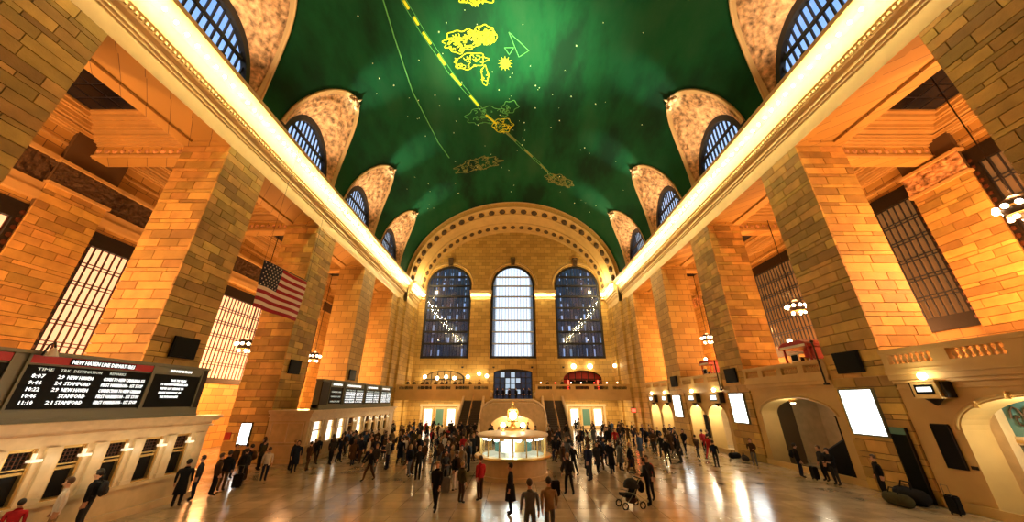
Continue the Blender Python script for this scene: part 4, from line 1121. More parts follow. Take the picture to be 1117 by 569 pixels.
rl = MB(); tp = [(-4.25, 1.6), (-4.25, 2.1), (-4.0, 3.0), (-3.4, 3.62), (-2.6, 3.98), (2.6, 3.98), (3.4, 3.62), (4.0, 3.0), (4.25, 2.1), (4.25, 1.6)]
rl.tube([(x, F0+0.1, z+0.25) for x, z in tp], 0.16, 8); rl.tube([(x, F0+0.1, z-0.1) for x, z in tp], 0.09, 6)
rl.build('curved_coping', M_pale, e, smooth=True)
for i in range(23):
    inst('baluster', bal_me, e, (-2.5+5.0*i/22, F0+0.1, 3.8), (0, 0, 0), (0.8, 0.8, 0.55))
M_tread = mat('dark_stair_tread', (0.055, 0.042, 0.03), 0.5)
tread = MB().box(-1.45, 1.45, -0.16, 0.16, -0.09, 0.09).mesh('step', M_tread)
for sg in (-1, 1):
    n = 24
    for i in range(n):
        inst('step', tread, e, (sg*5.85, -3.6+0.3*i, 0.0875+0.175*i))
    MB().prism([(-3.8, 0), (3.6, 4.1), (3.6, 0)], lambda p, a: (a, p[0], p[1]), sg*4.4, sg*7.3).build('flight_core', M_marble, e) if False else None
    for x in (4.35, 7.35):
        MB().prism([(-3.9, 0), (-3.9, 0.55), (3.5, 4.85), (3.6, 4.85), (3.6, 3.6), (-2.8, 0)], lambda p, a: (a, p[0], p[1]), sg*x-0.14, sg*x+0.14).build('stringer', M_pale, e)
    for x in (5.85,):
        MB().tube([(sg*x, -3.9, 0.9), (sg*x, 3.5, 5.2)], 0.06, 8).build('handrail', M_brass, e)
        for q in range(5): MB().tube([(sg*x, -3.6+1.75*q, 0.05+1.02*q), (sg*x, -3.6+1.75*q, 1.05+1.02*q)], 0.035, 6).build('rail_post', M_brass, e)
lamp('niche_light', 'AREA', (0, 47.9, 2.25), 260, WARM, 3.0, (R(50), 0, 0), size_y=0.3)

# ------------------------------------------------------------------ information booth with clock
e = empty('information_booth', (0, 23.5, 0), 0, 'round information booth with lit glass band and marble base', 'booth')
MB().lathe([(2.12, 0), (2.12, 0.2), (2.05, 0.22), (2.05, 1.0), (2.1, 1.02)], n=40).build('base', M_marble, e, smooth=False)
MB().lathe([(2.05, 1.0), (2.32, 1.03), (2.38, 1.10), (2.32, 1.17), (1.9, 1.18)], n=40).build('counter_ledge', M_brass, e, smooth=False)
for i in range(16):
    a = 2*PI*i/16
    g = MB(); a1 = 2*PI*(i+1)/16
    g.add([(2.0*math.cos(a), 2.0*math.sin(a), 1.18), (2.0*math.cos(a1), 2.0*math.sin(a1), 1.18), (2.0*math.cos(a1), 2.0*math.sin(a1), 2.12), (2.0*math.cos(a), 2.0*math.sin(a), 2.12)], [(0, 1, 2, 3)])
    g.build('pane', M_glass, e, norm=False)
    MB().tube([(2.02*math.cos(a), 2.02*math.sin(a), 1.15), (2.02*math.cos(a), 2.02*math.sin(a), 2.15)], 0.045, 6).build('mullion', M_brass, e)
    MB().ball((1.72*math.cos(a+0.2), 1.72*math.sin(a+0.2), 2.02), (0.16, 0.16, 0.09), 8).build('ceiling_lamp', M_boothglow, e, smooth=True)
MB().lathe([(1.9, 2.12), (2.16, 2.12), (2.22, 2.2), (2.2, 2.28), (2.0, 2.33), (1.2, 2.42), (0.3, 2.44), (0.0, 2.44)], n=40).build('roof', M_pale, e)
MB().lathe([(0.55, 0), (0.55, 2.15), (0.0, 2.15)], n=16).build('inner_kiosk', M_white, e)
for i, (a, m_) in enumerate(((-1.9, M_tick), (-1.2, M_brass), (-2.5, M_teal), (-0.6, M_teal))):
    x, y = 1.1*math.cos(a), 1.1*math.sin(a)
    o = MB().box(-0.3, 0.3, -0.05, 0.05, 0.0, 0.55).build('rack', m_, e); o.location = (x, y, 1.35); o.rotation_euler = (0, 0, a+PI/2)
MB().lathe([(0.0, 0.9), (1.9, 0.9), (1.9, 1.16)], n=30).build('desk', M_white, e)
lamp('booth_light', 'POINT', (0, 22.2, 1.75), 170, (0.85, 1.0, 0.92), 0.3)
ck = empty('brass_clock', (0, 23.5, 2.44), 0, 'four faced brass clock with glowing globe standing on the booth roof', 'clock')
MB().lathe([(0.5, 0), (0.5, 0.08), (0.3, 0.14), (0.16, 0.3), (0.12, 0.45), (0.2, 0.5)], n=16).build('pedestal', M_brass, ck)
MB().box(-0.33, 0.33, -0.33, 0.33, 0.5, 0.56).box(-0.3, 0.3, -0.3, 0.3, 1.14, 1.2).build('clock_case', M_brass, ck)
for i in range(4):
    a = i*PI/2
    o = MB().lathe([(0.0, 0.05), (0.20, 0.045), (0.27, 0.0)], n=20).build('clock_face', M_globe, ck, smooth=False)
    o.location = (0.30*math.sin(a), -0.30*math.cos(a), 0.85); o.rotation_euler = (R(90), 0, a)
    MB().tube([(0.28*math.cos(2*PI*k/20), 0.28*math.sin(2*PI*k/20), 0.02) for k in range(20)], 0.035, 6, closed=True).build('face_ring', M_brass, o)
    MB().box(-0.012, 0.012, 0.0, 0.16, 0.055, 0.062).box(0, 0.11, -0.012, 0.012, 0.055, 0.062).build('hands', M_black, o)
MB().ball((0, 0, 0.85), 0.27, 14).build('globe', M_globe, ck, smooth=True)
MB().lathe([(0.3, 1.2), (0.22, 1.3), (0.08, 1.4), (0.05, 1.5), (0.09, 1.56), (0.03, 1.66), (0.0, 1.74)], n=12).build('finial', M_brass, ck, smooth=True)
for sg in (-1, 1):
    bl = empty('roof_lamp', (sg*0.62, 23.1, 2.42), 0, 'small globe lamp on the booth roof beside the brass clock', 'lamp', 'booth roof lamps')
    MB().lathe([(0.12, 0), (0.12, 0.05), (0.03, 0.1), (0.03, 0.22)], n=10).build('stem', M_brass, bl)
    MB().ball((0, 0, 0.34), 0.15, 12).build('globe', M_globe, bl, smooth=True)
lamp('clock_light', 'POINT', (0, 22.9, 3.6), 90, WARM, 0.3)

# ------------------------------------------------------------------ end balcony: screens, restaurant lamps
e = empty('door_2', (0, YE+0.3, 4.2), 0, 'tall dark gridded glass screen at the head of the grand staircase', None, None, 'structure')
MB().box(-3.3, -3.1, -0.1, 0.1, 0, 4.6).box(3.1, 3.3, -0.1, 0.1, 0, 4.6).box(-3.3, 3.3, -0.1, 0.1, 4.5, 5.1).build('door_frame', M_iron, e)
for i in range(1, 7): MB().box(-3.1+6.2*i/7-0.09, -3.1+6.2*i/7+0.09, -0.1, 0.1, 0, 4.6).build('mullion', M_iron, e)
for j in range(1, 5): MB().box(-3.1, 3.1, -0.1, 0.1, 4.5*j/5-0.08, 4.5*j/5+0.08).build('transom', M_iron, e)
M_pn = mat('screen_pane', (0.02, 0.025, 0.035), 0.15, emit=(0.35, 0.55, 1.0), estr=0.05)
M_pn2 = mat('bright_screen_pane', (0.2, 0.25, 0.3), 0.15, emit=(0.6, 0.8, 1.0), estr=0.7, sampling='NONE')
pme = [MB().box(-0.5, 0.5, -0.5, 0.5, -0.5, 0.5).mesh('pane', m_) for m_ in (M_pn, M_pn2)]
for i in range(7):
    for j in range(5):
        br = (i, j) in ((2, 3), (3, 3), (2, 2), (4, 3), (3, 2), (1, 4), (4, 1), (3, 4), (2, 1))
        inst('pane', pme[1 if br else 0], e, (-3.1+6.2*(i+0.5)/7, 0.02, 4.5*(j+0.5)/5), (0, 0, 0), (6.2/7, 0.04, 0.9))
for sg, lab in ((-1, 'arched restaurant window with warm lamps on the end balcony'), (1, 'arched restaurant window with red neon on the end balcony')):
    wn += 1
    e = empty('window_%d' % wn, (sg*11.8, YE+0.4, 5.4), 0, lab, None, None, 'structure')
    NN = 20
    pts = [(-3.4*math.cos(PI*i/NN), 2.2+1.4*math.sin(PI*i/NN)) for i in range(NN+1)]
    fr = MB().tube([(x, 0, z) for x, z in pts], 0.14, 6); fr.box(-3.5, -3.25, -0.1, 0.1, 0, 2.2); fr.box(3.25, 3.5, -0.1, 0.1, 0, 2.2); fr.box(-3.4, 3.4, -0.08, 0.08, 2.1, 2.25)
    fr.build('window_frame', M_dark_wood, e)
    for x in (-2.2, -1.1, 0, 1.1, 2.2): MB().box(x-0.06, x+0.06, -0.06, 0.06, 0, 2.2+1.4*math.sqrt(1-(x/3.4)**2)).build('mullion', M_dark_wood, e)
    MB().box(-3.6, 3.6, 0.5, 0.55, 0, 3.6).build('room_back', M_reddark if sg > 0 else M_plain, e)
    if sg > 0:
        for x in (-2.4, 2.6): MB().tube([(x, -0.45, 0.5), (x, -0.45, 2.0)], 0.12, 6).build('neon_tube', M_neon, e)
        MB().box(-2.0, 2.2, -0.3, 0.1, 1.0, 2.0).build('dark_awning', M_black, e)
def sconce(x, y, z, lab, r=0.3, pw=60, col=WARM):
    q = empty('wall_lamp', (x, y, z), 0, lab, 'lamp', 'end balcony lamps')
    MB().lathe([(0.0, -0.5), (0.1, -0.45), (0.16, -0.3), (0.05, -0.25)], n=10).build('bracket', M_brass, q)
    MB().ball((0, 0, 0), r, 12).build('globe', M_globe, q, smooth=True)
    lamp('wall_lamp_light', 'POINT', (x, y-0.6, z), pw, col, 0.3)
for (x, z) in ((-14.9, 7.9), (-12.8, 7.7), (-11.3, 7.9), (-9.9, 7.7)): sconce(x, YE-0.5, z, 'globe lamp in front of the warm arched restaurant window')
for (x, z) in ((-5.7, 8.4), (-4.4, 8.0), (-7.6, 7.9)): sconce(x, YE-0.9, z, 'globe lamp on the pilaster between the restaurant and the dark screen')
for (x, z) in ((10.4, 9.6), (13.2, 9.6)): sconce(x, YE-0.5, z, 'globe lamp above the red neon restaurant window', 0.42, 90)
sconce(17.1, YE-0.5-1.2, 9.6, 'globe lamp on the end pier beside the red neon window', 0.3, 60)
# candle lamps along the end balustrade
for i, x in enumerate((4.2, 6.4, 8.8, 10.3, 12.3, 14.2, 15.8)):
    q = empty('table_candle', (x, 53.55, 6.45), 0, 'small red table candle on the end balustrade below the neon', 'candle', 'candles on the end balustrade')
    MB().lathe([(0.05, 0), (0.10, 0.02), (0.12, 0.14), (0.08, 0.16)], n=8).build('cup', M_red, q)
    MB().ball((0, 0, 0.2), (0.09, 0.09, 0.13), 8).build('flame', M_neon if i % 3 == 1 else M_globe, q, smooth=True)

# ------------------------------------------------------------------ under the end balcony
for sg in (-1, 1):
    e = empty('door_%d' % (3 if sg < 0 else 4), (sg*12.0, YE-0.02, 0), 0, 'wide pale doorway under the end balcony on the %s' % ('ticket side' if sg < 0 else 'gallery side'), None, None, 'structure')
    MB().box(-3.2, -2.9, -0.15, 0, 0, 3.3).box(2.9, 3.2, -0.15, 0, 0, 3.3).box(-3.3, 3.3, -0.18, 0, 3.3, 3.65).build('door_frame', M_pale, e)
    for x in (-1.9, 0, 1.9):
        l = MB().box(x-0.85, x+0.85, -0.08, -0.02, 0.05, 3.2).build('door_leaf', M_marble, e)
        MB().box(x-0.6, x+0.6, -0.1, -0.08, 0.5, 2.9).build('glazing', M_tick if x else M_teal, l)
    for x in (-13.5, -9.5, -14.8+0.0):
        pass
    lamp('under_balcony_light', 'AREA', (sg*11.5, 56.6, 4.6), 900, WARM, 9.0, (0, 0, 0), size_y=3.5)
    for x in (8.6, 10.6, 12.6, 14.6):
        o = empty('downlight', (sg*x, 55.0, 4.75), 0, 'round downlight set in the underside of the end balcony', 'downlight', 'end balcony downlights')
        MB().lathe([(0.0, -0.05), (0.18, -0.05)], n=14).build('lens', M_globe, o); MB().lathe([(0.18, -0.06), (0.26, -0.06), (0.26, 0.0)], n=14).build('rim', M_brass, o)
# red signal lamp and doors by the end pier
e = empty('red_sign', (NX-1.0, 52.3, 2.9), 0, 'glowing red sign over the dark doorway at the end pier', 'sign')
MB().box(-0.35, 0.35, -0.12, 0.0, -0.3, 0.3).build('case', M_dark_wood, e); MB().box(-0.28, 0.28, -0.15, -0.12, -0.22, 0.22).build('lit_face', M_neon, e)
MB().box(-0.05, 0.05, -0.06, 0.8, 0.3, 0.4).build('bracket', M_iron, e)
lamp('red_sign_light', 'POINT', (NX-1.6, 51.6, 2.9), 30, (1, 0.15, 0.05), 0.2)

# ------------------------------------------------------------------ painted figures on the vault (generic outlines), stars
def vline(pts, r, name, m, n=5, closed=False, off=0.03, sub=6):
    out = []
    k = len(pts)
    for i in range(k if closed else k-1):
        a, b_ = pts[i], pts[(i+1) % k]
        for j in range(sub): out.append((a[0]+(b_[0]-a[0])*j/sub, a[1]+(b_[1]-a[1])*j/sub))
    if not closed: out.append(pts[-1])
    return MB().tube([vault_pt(x, y, off) for x, y in out], r, n, closed).build(name, m, ceil)
def smooth(pts, k=4):
    for _ in range(k):
        n = len(pts); pts = [q for i in range(n) for q in ((0.75*pts[i][0]+0.25*pts[(i+1) % n][0], 0.75*pts[i][1]+0.25*pts[(i+1) % n][1]), (0.25*pts[i][0]+0.75*pts[(i+1) % n][0], 0.25*pts[i][1]+0.75*pts[(i+1) % n][1]))]
        if len(pts) > 160: break
    return pts
band = [(-11.0, 12.0), (-9.54, 17.9), (-8.66, 20.9), (-6.83, 25.9), (-3.5, 32.4), (1.7, 39.1), (6.8, 44.8)]
dense = []
for a, b_ in zip(band, band[1:]):
    dense += [(a[0]+(b_[0]-a[0])*j/12, a[1]+(b_[1]-a[1])*j/12) for j in range(12)]
dense.append(band[-1])
for o in (-0.17, 0.17): vline([(x+o, y-o*0.4) for x, y in dense], 0.03, 'painted_band_edge', M_line3, sub=1)
for i in range(0, len(dense)-3, 6):
    vline(dense[i:i+4], 0.13, 'painted_band_dash', M_line if i < 50 else M_line2, sub=1)
vline([(-10.6, 12.0), (-11.0, 17.4), (-11.07, 20.5), (-11.03, 26.5), (-10.0, 34.9), (-9.2, 38.5)], 0.06, 'painted_arc', M_line3, sub=8)
def figure(cx, cy, rx, ry, rnd, m, nin=22, lumps=9, r=0.045):
    """a generic lobed outline filled with short strokes and dots"""
    pts = []
    for i in range(lumps*2):
        a = 2*PI*i/(lumps*2); q = 1.0 if i % 2 == 0 else rnd.uniform(0.55, 0.85)
        pts.append((cx+rx*q*math.cos(a)*rnd.uniform(0.85, 1.1), cy+ry*q*math.sin(a)*rnd.uniform(0.85, 1.1)))
    vline(smooth(pts, 3), r, 'painted_outline', m, closed=True, sub=1)
    b = MB()
    for i in range(nin):
        a = rnd.uniform(0, 2*PI); q = 0.75*math.sqrt(rnd.random()); x, y = cx+rx*q*math.cos(a), cy+ry*q*math.sin(a)
        an = rnd.uniform(0, PI); l = rnd.uniform(0.15, 0.5)
        b.tube([vault_pt(x+l*t*math.cos(an+t), y+l*t*math.sin(an+t), 0.03) for t in (-1, -0.4, 0.3, 1)], r*1.1, 4)
    tag(b.build('painted_strokes', m, ceil), kind='stuff')
rn = random.Random(11)
figure(-5.2, 22.6, 2.2, 1.3, rn, M_line, 50, 11, 0.05)
figure(-3.0, 22.3, 1.3, 1.1, rn, M_line, 40, 9, 0.05)
figure(-4.5, 24.9, 2.1, 1.0, rn, M_line, 18, 7, 0.045)
figure(-3.2, 26.8, 0.5, 1.5, rn, M_line, 4, 5, 0.045)
figure(-2.2, 22.4, 0.7, 0.9, rn, M_line, 18, 5, 0.04)
figure(-3.2, 18.6, 2.2, 1.0, rn, M_line, 40, 7, 0.055)
figure(-7.6, 17.6, 1.0, 0.6, rn, M_line, 12, 5, 0.05)
figure(-3.4, 32.6, 3.2, 1.6, rn, M_line3, 20, 9, 0.045)
figure(-1.3, 34.4, 1.6, 1.6, rn, M_line, 26, 6, 0.04)
figure(-0.4, 31.4, 1.2, 1.2, rn, M_line3, 10, 6, 0.045)
figure(-5.2, 41.6, 4.2, 1.8, rn, M_line2, 60, 9, 0.05)
figure(7.6, 44.8, 2.6, 1.6, rn, M_line2, 60, 8, 0.06)
vline([(-0.42, 22.1), (1.71, 24.0), (0.65, 24.75), (-0.42, 22.1)], 0.04, 'painted_triangle', M_line3)
vline([(-0.9, 23.7), (0.1, 23.7), (-0.4, 24.5), (-0.9, 23.7)], 0.04, 'painted_triangle', M_line3)
b = MB(); p = vault_pt(-0.86, 25.5, 0.04); b.ball(p, (0.55, 0.6, 0.06), 14)
for k in range(12): b.tube([p, (p[0]+0.8*math.cos(k*PI/6), p[1]+0.85*math.sin(k*PI/6), p[2])], [0.08, 0.02], 4)
b.build('painted_disc', M_line, ceil)
star_me = MB().ball((0, 0, 0), 0.06, 6).mesh('star', M_star)
for i in range(110):
    y = rn.uniform(16, 50); x = rn.uniform(-16.0, 16.0)
    if min(abs(y-c) for c in BAYC) < 4.3 and abs(x) > 14.0: continue
    sc = rn.choice([0.6, 0.7, 0.9, 1.3]); inst('star', star_me, ceil, vault_pt(x, y, 0.03), (0, 0, 0), (sc, sc, sc))

# ------------------------------------------------------------------ people
def skin_body(joints, edges, rad, root):
    me = bpy.data.meshes.new('person'); me.from_pydata(joints, edges, [])
    o = bpy.data.objects.new('person', me); C.objects.link(o)
    m = o.modifiers.new('skin', 'SKIN'); m.use_smooth_shade = True; m.branch_smoothing = 0.6
    sv = me.skin_vertices[0].data
    for i, r in enumerate(rad):
        sv[i].radius = r; sv[i].use_root = (i == root)
    ss = o.modifiers.new('sub', 'SUBSURF'); ss.levels = 1; ss.render_levels = 1
    bpy.context.view_layer.update()
    me2 = bpy.data.meshes.new_from_object(o.evaluated_get(bpy.context.evaluated_depsgraph_get()))
    bpy.data.objects.remove(o); return me2
M_skin = mat('skin', (0.50, 0.27, 0.16), 0.55)
COATS = {n: mat(n+'_cloth', c, 0.9, var=0.15, scale=8, spec=0.08) for n, c in dict(black=(0.012, 0.012, 0.014), charcoal=(0.03, 0.03, 0.033), navy=(0.012, 0.017, 0.04), brown=(0.06, 0.032, 0.016), grey=(0.11, 0.11, 0.11), red=(0.35, 0.02, 0.025), white=(0.62, 0.55, 0.46), olive=(0.05, 0.045, 0.02), tan=(0.26, 0.17, 0.09), blue=(0.05, 0.09, 0.18)).items()}
M_shoe = mat('shoe_leather', (0.012, 0.01, 0.009), 0.6, spec=0.15)
M_hair = {'dark': mat('dark_hair', (0.014, 0.009, 0.006), 0.7), 'brown': mat('brown_hair', (0.07, 0.035, 0.015), 0.7), 'fair': mat('fair_hair', (0.30, 0.18, 0.07), 0.7)}
def make_pose(stride=0.0, arm=0.1, bend=0.0, wide=1.13, long_coat=False, hold=False, seated=False):
    J = []; E = []; Rr = []
    def a(p, r, par=None):
        J.append(p); Rr.append(r if isinstance(r, tuple) else (r, r)); i = len(J)-1
        if par is not None: E.append((par, i))
        return i
    hz = 0.52 if seated else 0.94
    up = hz-0.94
    lean = bend
    pv = a((0, 0, hz), (0.155*wide, 0.15))
    s1 = a((0, lean*0.12, 1.10+up), (0.15*wide, 0.15), pv)
    ch = a((0, lean*0.32, 1.32+up-abs(lean)*0.03), (0.175*wide, 0.165), s1)
    nb = a((0, lean*0.42, 1.455+up-abs(lean)*0.06), (0.085, 0.08), ch)
    nk = a((0, lean*0.45+0.01, 1.52+up-abs(lean)*0.07), (0.056, 0.058), nb)
    h1 = a((0, lean*0.5+0.025, 1.595+up-abs(lean)*0.08), (0.072, 0.085), nk)
    h2 = a((0, lean*0.52+0.02, 1.675+up-abs(lean)*0.08), (0.078, 0.095), h1)
    a((0, lean*0.52+0.01, 1.725+up-abs(lean)*0.08), (0.05, 0.06), h2)
    hy, hz_ = lean*0.5+0.025, 1.62+up-abs(lean)*0.08
    a((0, hy+0.115, hz_-0.005), 0.016, h1)
    for sg in (-1, 1): a((sg*0.088, hy-0.01, hz_), (0.012, 0.022), h1)
    palms = []
    for sg in (-1, 1):
        sh = a((sg*0.195*wide, lean*0.36, 1.40+up-abs(lean)*0.05), 0.072, ch)
        sw = sg*arm if not hold else 0.12
        el = a((sg*0.222*wide, lean*0.36+sw*0.45-0.02, 1.13+up), 0.056, sh)
        if hold or seated:
            wr = a((sg*0.17, lean*0.36+0.24, 1.08+up), 0.034, el); pm = (sg*0.13, lean*0.36+0.31, 1.10+up); fd = Vector((-sg*0.3, 0.9, 0.1))
        else:
            wr = a((sg*0.225*wide, lean*0.36+sw*1.1+0.03, 0.89+up), 0.038, el); pm = (sg*0.222*wide, lean*0.36+sw*1.25+0.05, 0.82+up); fd = Vector((0, 0.35, -0.95))
        pi_ = a(pm, (0.036, 0.022), wr); palms.append(pm)
        for q in range(4):
            o_ = Vector((0.0, 0.018*(q-1.5), 0)) if not hold else Vector((0.014*(q-1.5)*sg, 0, 0.012*(q-1.5)))
            l = (0.07, 0.085, 0.08, 0.06)[q]
            k1 = Vector(pm)+o_*1.4+fd*l*0.6; k2 = k1+(fd+Vector((-sg*0.4, 0.15, 0)))*l*0.45
            f1 = a(tuple(k1), 0.0095, pi_); a(tuple(k2), 0.008, f1)
        t1 = a((pm[0]-sg*0.02, pm[1]+0.04, pm[2]-0.01), 0.011, pi_); a((pm[0]-sg*0.03, pm[1]+0.065, pm[2]-0.045), 0.009, t1)
    for sg in (-1, 1):
        hp = a((sg*0.095*wide, 0, hz-0.06), 0.098, pv)
        f = sg*stride
        if seated:
            kn = a((sg*0.11, 0.42, 0.50), 0.068, hp); an = a((sg*0.11, 0.42, 0.10), 0.045, kn); a((sg*0.115, 0.58, 0.045), (0.045, 0.04), an)
        else:
            kn = a((sg*0.10, f*0.55+0.03, 0.50), 0.078, hp)
            lift = 0.05 if f < -0.1 else 0
            an = a((sg*0.10, f*1.05-0.03, 0.09+lift), 0.056, kn); a((sg*0.115, f*1.05+0.14, 0.042+lift*0.3), (0.046, 0.038), an)
    me = skin_body(J, E, Rr, 0)
    headc = Vector((0, hy, hz_+0.02))
    hem = 0.45 if long_coat else 0.86
    for m_ in (COATS['black'], COATS['charcoal'], M_skin, M_shoe): me.materials.append(m_)
    for p in me.polygons:
        c = p.center; mi = 0
        if (c-headc).length < 0.175 and c.z > hz_-0.12: mi = 2
        elif any((c-Vector(q)).length < 0.115 for q in palms) and abs(c.x) > (0.0 if hold else 0.15): mi = 2
        elif c.z < 0.10: mi = 3
        elif c.z < hem+up and (not seated or True): mi = 1
        p.material_index = mi; p.use_smooth = True
    if long_coat:
        pass
    return me, headc
POSES = {
    'standing': make_pose(0.02, 0.04), 'striding': make_pose(0.30, 0.22, 0.08), 'walking': make_pose(-0.20, -0.16, 0.05), 'standing in a long coat': make_pose(0.03, 0.03, 0, 1.2, True),
    'walking in a long coat': make_pose(0.18, 0.12, 0.05, 1.2, True), 'holding a phone': make_pose(0.0, 0.0, 0.15, 1.13, False, True)}
# hair: cap over the crown and nape
hb = MB().ball((0, -0.018, 0.045), (0.100, 0.118, 0.115), 16)
hm = hb.mesh('hair', M_hair['dark'], smooth=True)
b_ = bmesh.new(); b_.from_mesh(hm); bmesh.ops.delete(b_, geom=[v for v in b_.verts if v.co.y > 0.045 and v.co.z < 0.075 or v.co.z < -0.075], context='VERTS'); b_.to_mesh(hm); b_.free()
lb_ = MB().ball((0, -0.03, 0.0), (0.112, 0.118, 0.165), 16); hml = lb_.mesh('hair', M_hair['dark'], smooth=True)
b_ = bmesh.new(); b_.from_mesh(hml); bmesh.ops.delete(b_, geom=[v for v in b_.verts if v.co.y > 0.04 and v.co.z < 0.09], context='VERTS'); b_.to_mesh(hml); b_.free()
def pack_mesh():
    b = MB(); b.ball((0, 0, 0), (0.16, 0.10, 0.23), 12); b.ball((0, -0.08, -0.07), (0.12, 0.06, 0.12), 10)
    for sg in (-1, 1): b.tube([(sg*0.10, 0.04, 0.18), (sg*0.12, 0.16, 0.22), (sg*0.12, 0.30, 0.1), (sg*0.12, 0.30, -0.08), (sg*0.13, 0.12, -0.18)], 0.022, 5)
    return b.mesh('backpack', COATS['black'], smooth=True)
PACK = pack_mesh()
def skirt_mesh():
    return MB().lathe([(0.165, 1.02), (0.185, 0.9), (0.205, 0.7), (0.225, 0.48), (0.20, 0.48), (0.17, 0.8)], n=16).mesh('coat_skirt', COATS['black'], smooth=True)
SKIRT = skirt_mesh()
COUNT = {}
def person(x, y, rz, pose, coat, trous='charcoal', hair='dark', place='', pack=None, sc=1.0, lngh=False, z=0.0, group=None):
    me, hc = POSES[pose]
    o = bpy.data.objects.new('person', me); C.objects.link(o)
    o.location = (x, y, z); o.rotation_euler = (0, 0, rz); o.scale = (sc, sc, sc)
    for i, m_ in enumerate((COATS[coat], COATS[trous])):
        o.material_slots[i].link = 'OBJECT'; o.material_slots[i].material = m_
    h = inst('hair', hml if lngh else hm, o, hc+Vector((0, 0, 0.0)))
    h.material_slots[0].link = 'OBJECT'; h.material_slots[0].material = M_hair[hair]
    if 'long coat' in pose:
        k = inst('coat_skirt', SKIRT, o); k.material_slots[0].link = 'OBJECT'; k.material_slots[0].material = COATS[coat]
    if pack:
        k = inst('backpack', PACK, o, (0, -0.235, 1.22)); k.material_slots[0].link = 'OBJECT'; k.material_slots[0].material = COATS[pack]
    pw = pose.split()[0]; ln = 'long ' if 'long coat' in pose else ''
    bp = ', %s backpack' % pack if pack else ''
    cand = ['%s person in %s%s coat%s, %s' % (pw, ln, coat, bp, place), '%s person, %s hair, %s%s coat%s, %s' % (pw, hair, ln, coat, bp, place), '%s person in %s%s coat, %s trousers%s, %s' % (pw, ln, coat, trous, bp, place),
            '%s person, %s hair, %s%s coat, %s trousers%s, %s' % (pw, hair, ln, coat, trous, bp, place)]
    cand = [c.replace('holding person', 'phone-holding person') for c in cand if len(c.split()) <= 16] or ['%s person in %s coat, %s' % (pw, coat, place)]
    lab = next((c for c in cand if c not in COUNT), cand[-1]); COUNT[lab] = 1
    tag(o, lab, 'person', group or 'travellers on the concourse')
    return o
# people that stand out
person(-14.35, 12.7, 2.4, 'standing', 'white', 'tan', 'brown', 'at the near ticket wickets', sc=1.05)
person(-14.6, 13.75, 2.0, 'standing', 'black', 'charcoal', 'dark', 'at the near ticket wickets', pack='charcoal', sc=1.08)
person(-14.6, 11.9, 0.6, 'standing', 'red', 'black', 'dark', 'at the near ticket wickets', sc=0.82)
person(-14.3, 17.0, 0.4, 'standing in a long coat', 'black', 'black', 'dark', 'queueing past the near ticket wickets')
person(-14.6, 18.1, 2.0, 'standing', 'charcoal', 'navy', 'dark', 'queueing past the near ticket wickets')
person(-14.3, 18.8, -0.6, 'standing', 'brown', 'black', 'brown', 'queueing past the near ticket wickets')
person(-14.6, 19.7, 0.2, 'standing', 'black', 'brown', 'dark', 'by the end of the near ticket office')
person(-3.2, 16.5, 2.9, 'walking', 'black', 'black', 'fair', 'alone on open floor before the booth')
person(-0.1, 16.0, 1.4, 'standing in a long coat', 'black', 'navy', 'dark', 'in front of the booth counter')
person(0.55, 12.9, 0.2, 'walking', 'grey', 'grey', 'brown', 'walking beside another before the booth', sc=1.0)
person(1.2, 13.2, 0.0, 'striding', 'tan', 'grey', 'dark', 'walking beside another before the booth', sc=1.0)
person(-1.5, 18.0, 0.8, 'standing', 'red', 'brown', 'brown', 'in front of the booth counter')
person(-2.3, 17.6, -0.8, 'standing', 'olive', 'brown', 'fair', 'in front of the booth counter', sc=0.9)
person(-2.9, 19.8, 0.9, 'standing', 'black', 'white', 'brown', 'before the booth', pack='brown')
person(-3.6, 20.2, -2.2, 'holding a phone', 'charcoal', 'black', 'dark', 'before the booth')
person(2.7, 18.9, 0.3, 'walking', 'charcoal', 'black', 'fair', 'to the gallery side of the booth', pack='black')
person(5.7, 25.1, 0.3, 'walking', 'black', 'brown', 'dark', 'on open floor beyond the stroller', pack='black')
person(6.2, 24.1, 3.0, 'walking in a long coat', 'black', 'navy', 'dark', 'on open floor beyond the stroller')
person(7.5, 26.6, 2.0, 'striding', 'charcoal', 'tan', 'brown', 'on open floor beyond the stroller')
person(5.9, 17.2, 1.2, 'holding a phone', 'black', 'black', 'dark', 'pushing the stroller', sc=1.02)
person(6.3, 18.1, 2.2, 'standing', 'charcoal', 'black', 'brown', 'beside the stroller', pack='red')
person(15.2, 29.4, -1.2, 'striding', 'red', 'red', 'dark', 'near the third bay gateways')
person(16.9, 33.4, 0.2, 'standing', 'red', 'black', 'dark', 'near the third bay gateways')
person(10.8, 26.7, 2.6, 'striding', 'black', 'black', 'brown', 'on the gallery side open floor', pack='black')
person(10.2, 30.4, 0.4, 'standing in a long coat', 'blue', 'grey', 'brown', 'on the gallery side open floor')
person(17.2, 18.3, 1.2, 'standing', 'black', 'black', 'brown', 'by the black display panel on the pier')
person(17.3, 20.9, 1.7, 'holding a phone', 'black', 'charcoal', 'dark', 'by the ramp archway')
person(17.6, 21.9, 1.4, 'standing', 'charcoal', 'black', 'brown', 'by the ramp archway')
person(17.0, 22.9, -2.0, 'standing', 'black', 'navy', 'dark', 'by the ramp archway', pack='black')
person(-14.0, 21.9, 0.3, 'standing', 'white', 'navy', 'brown', 'in the passage between the ticket offices', sc=0.95)
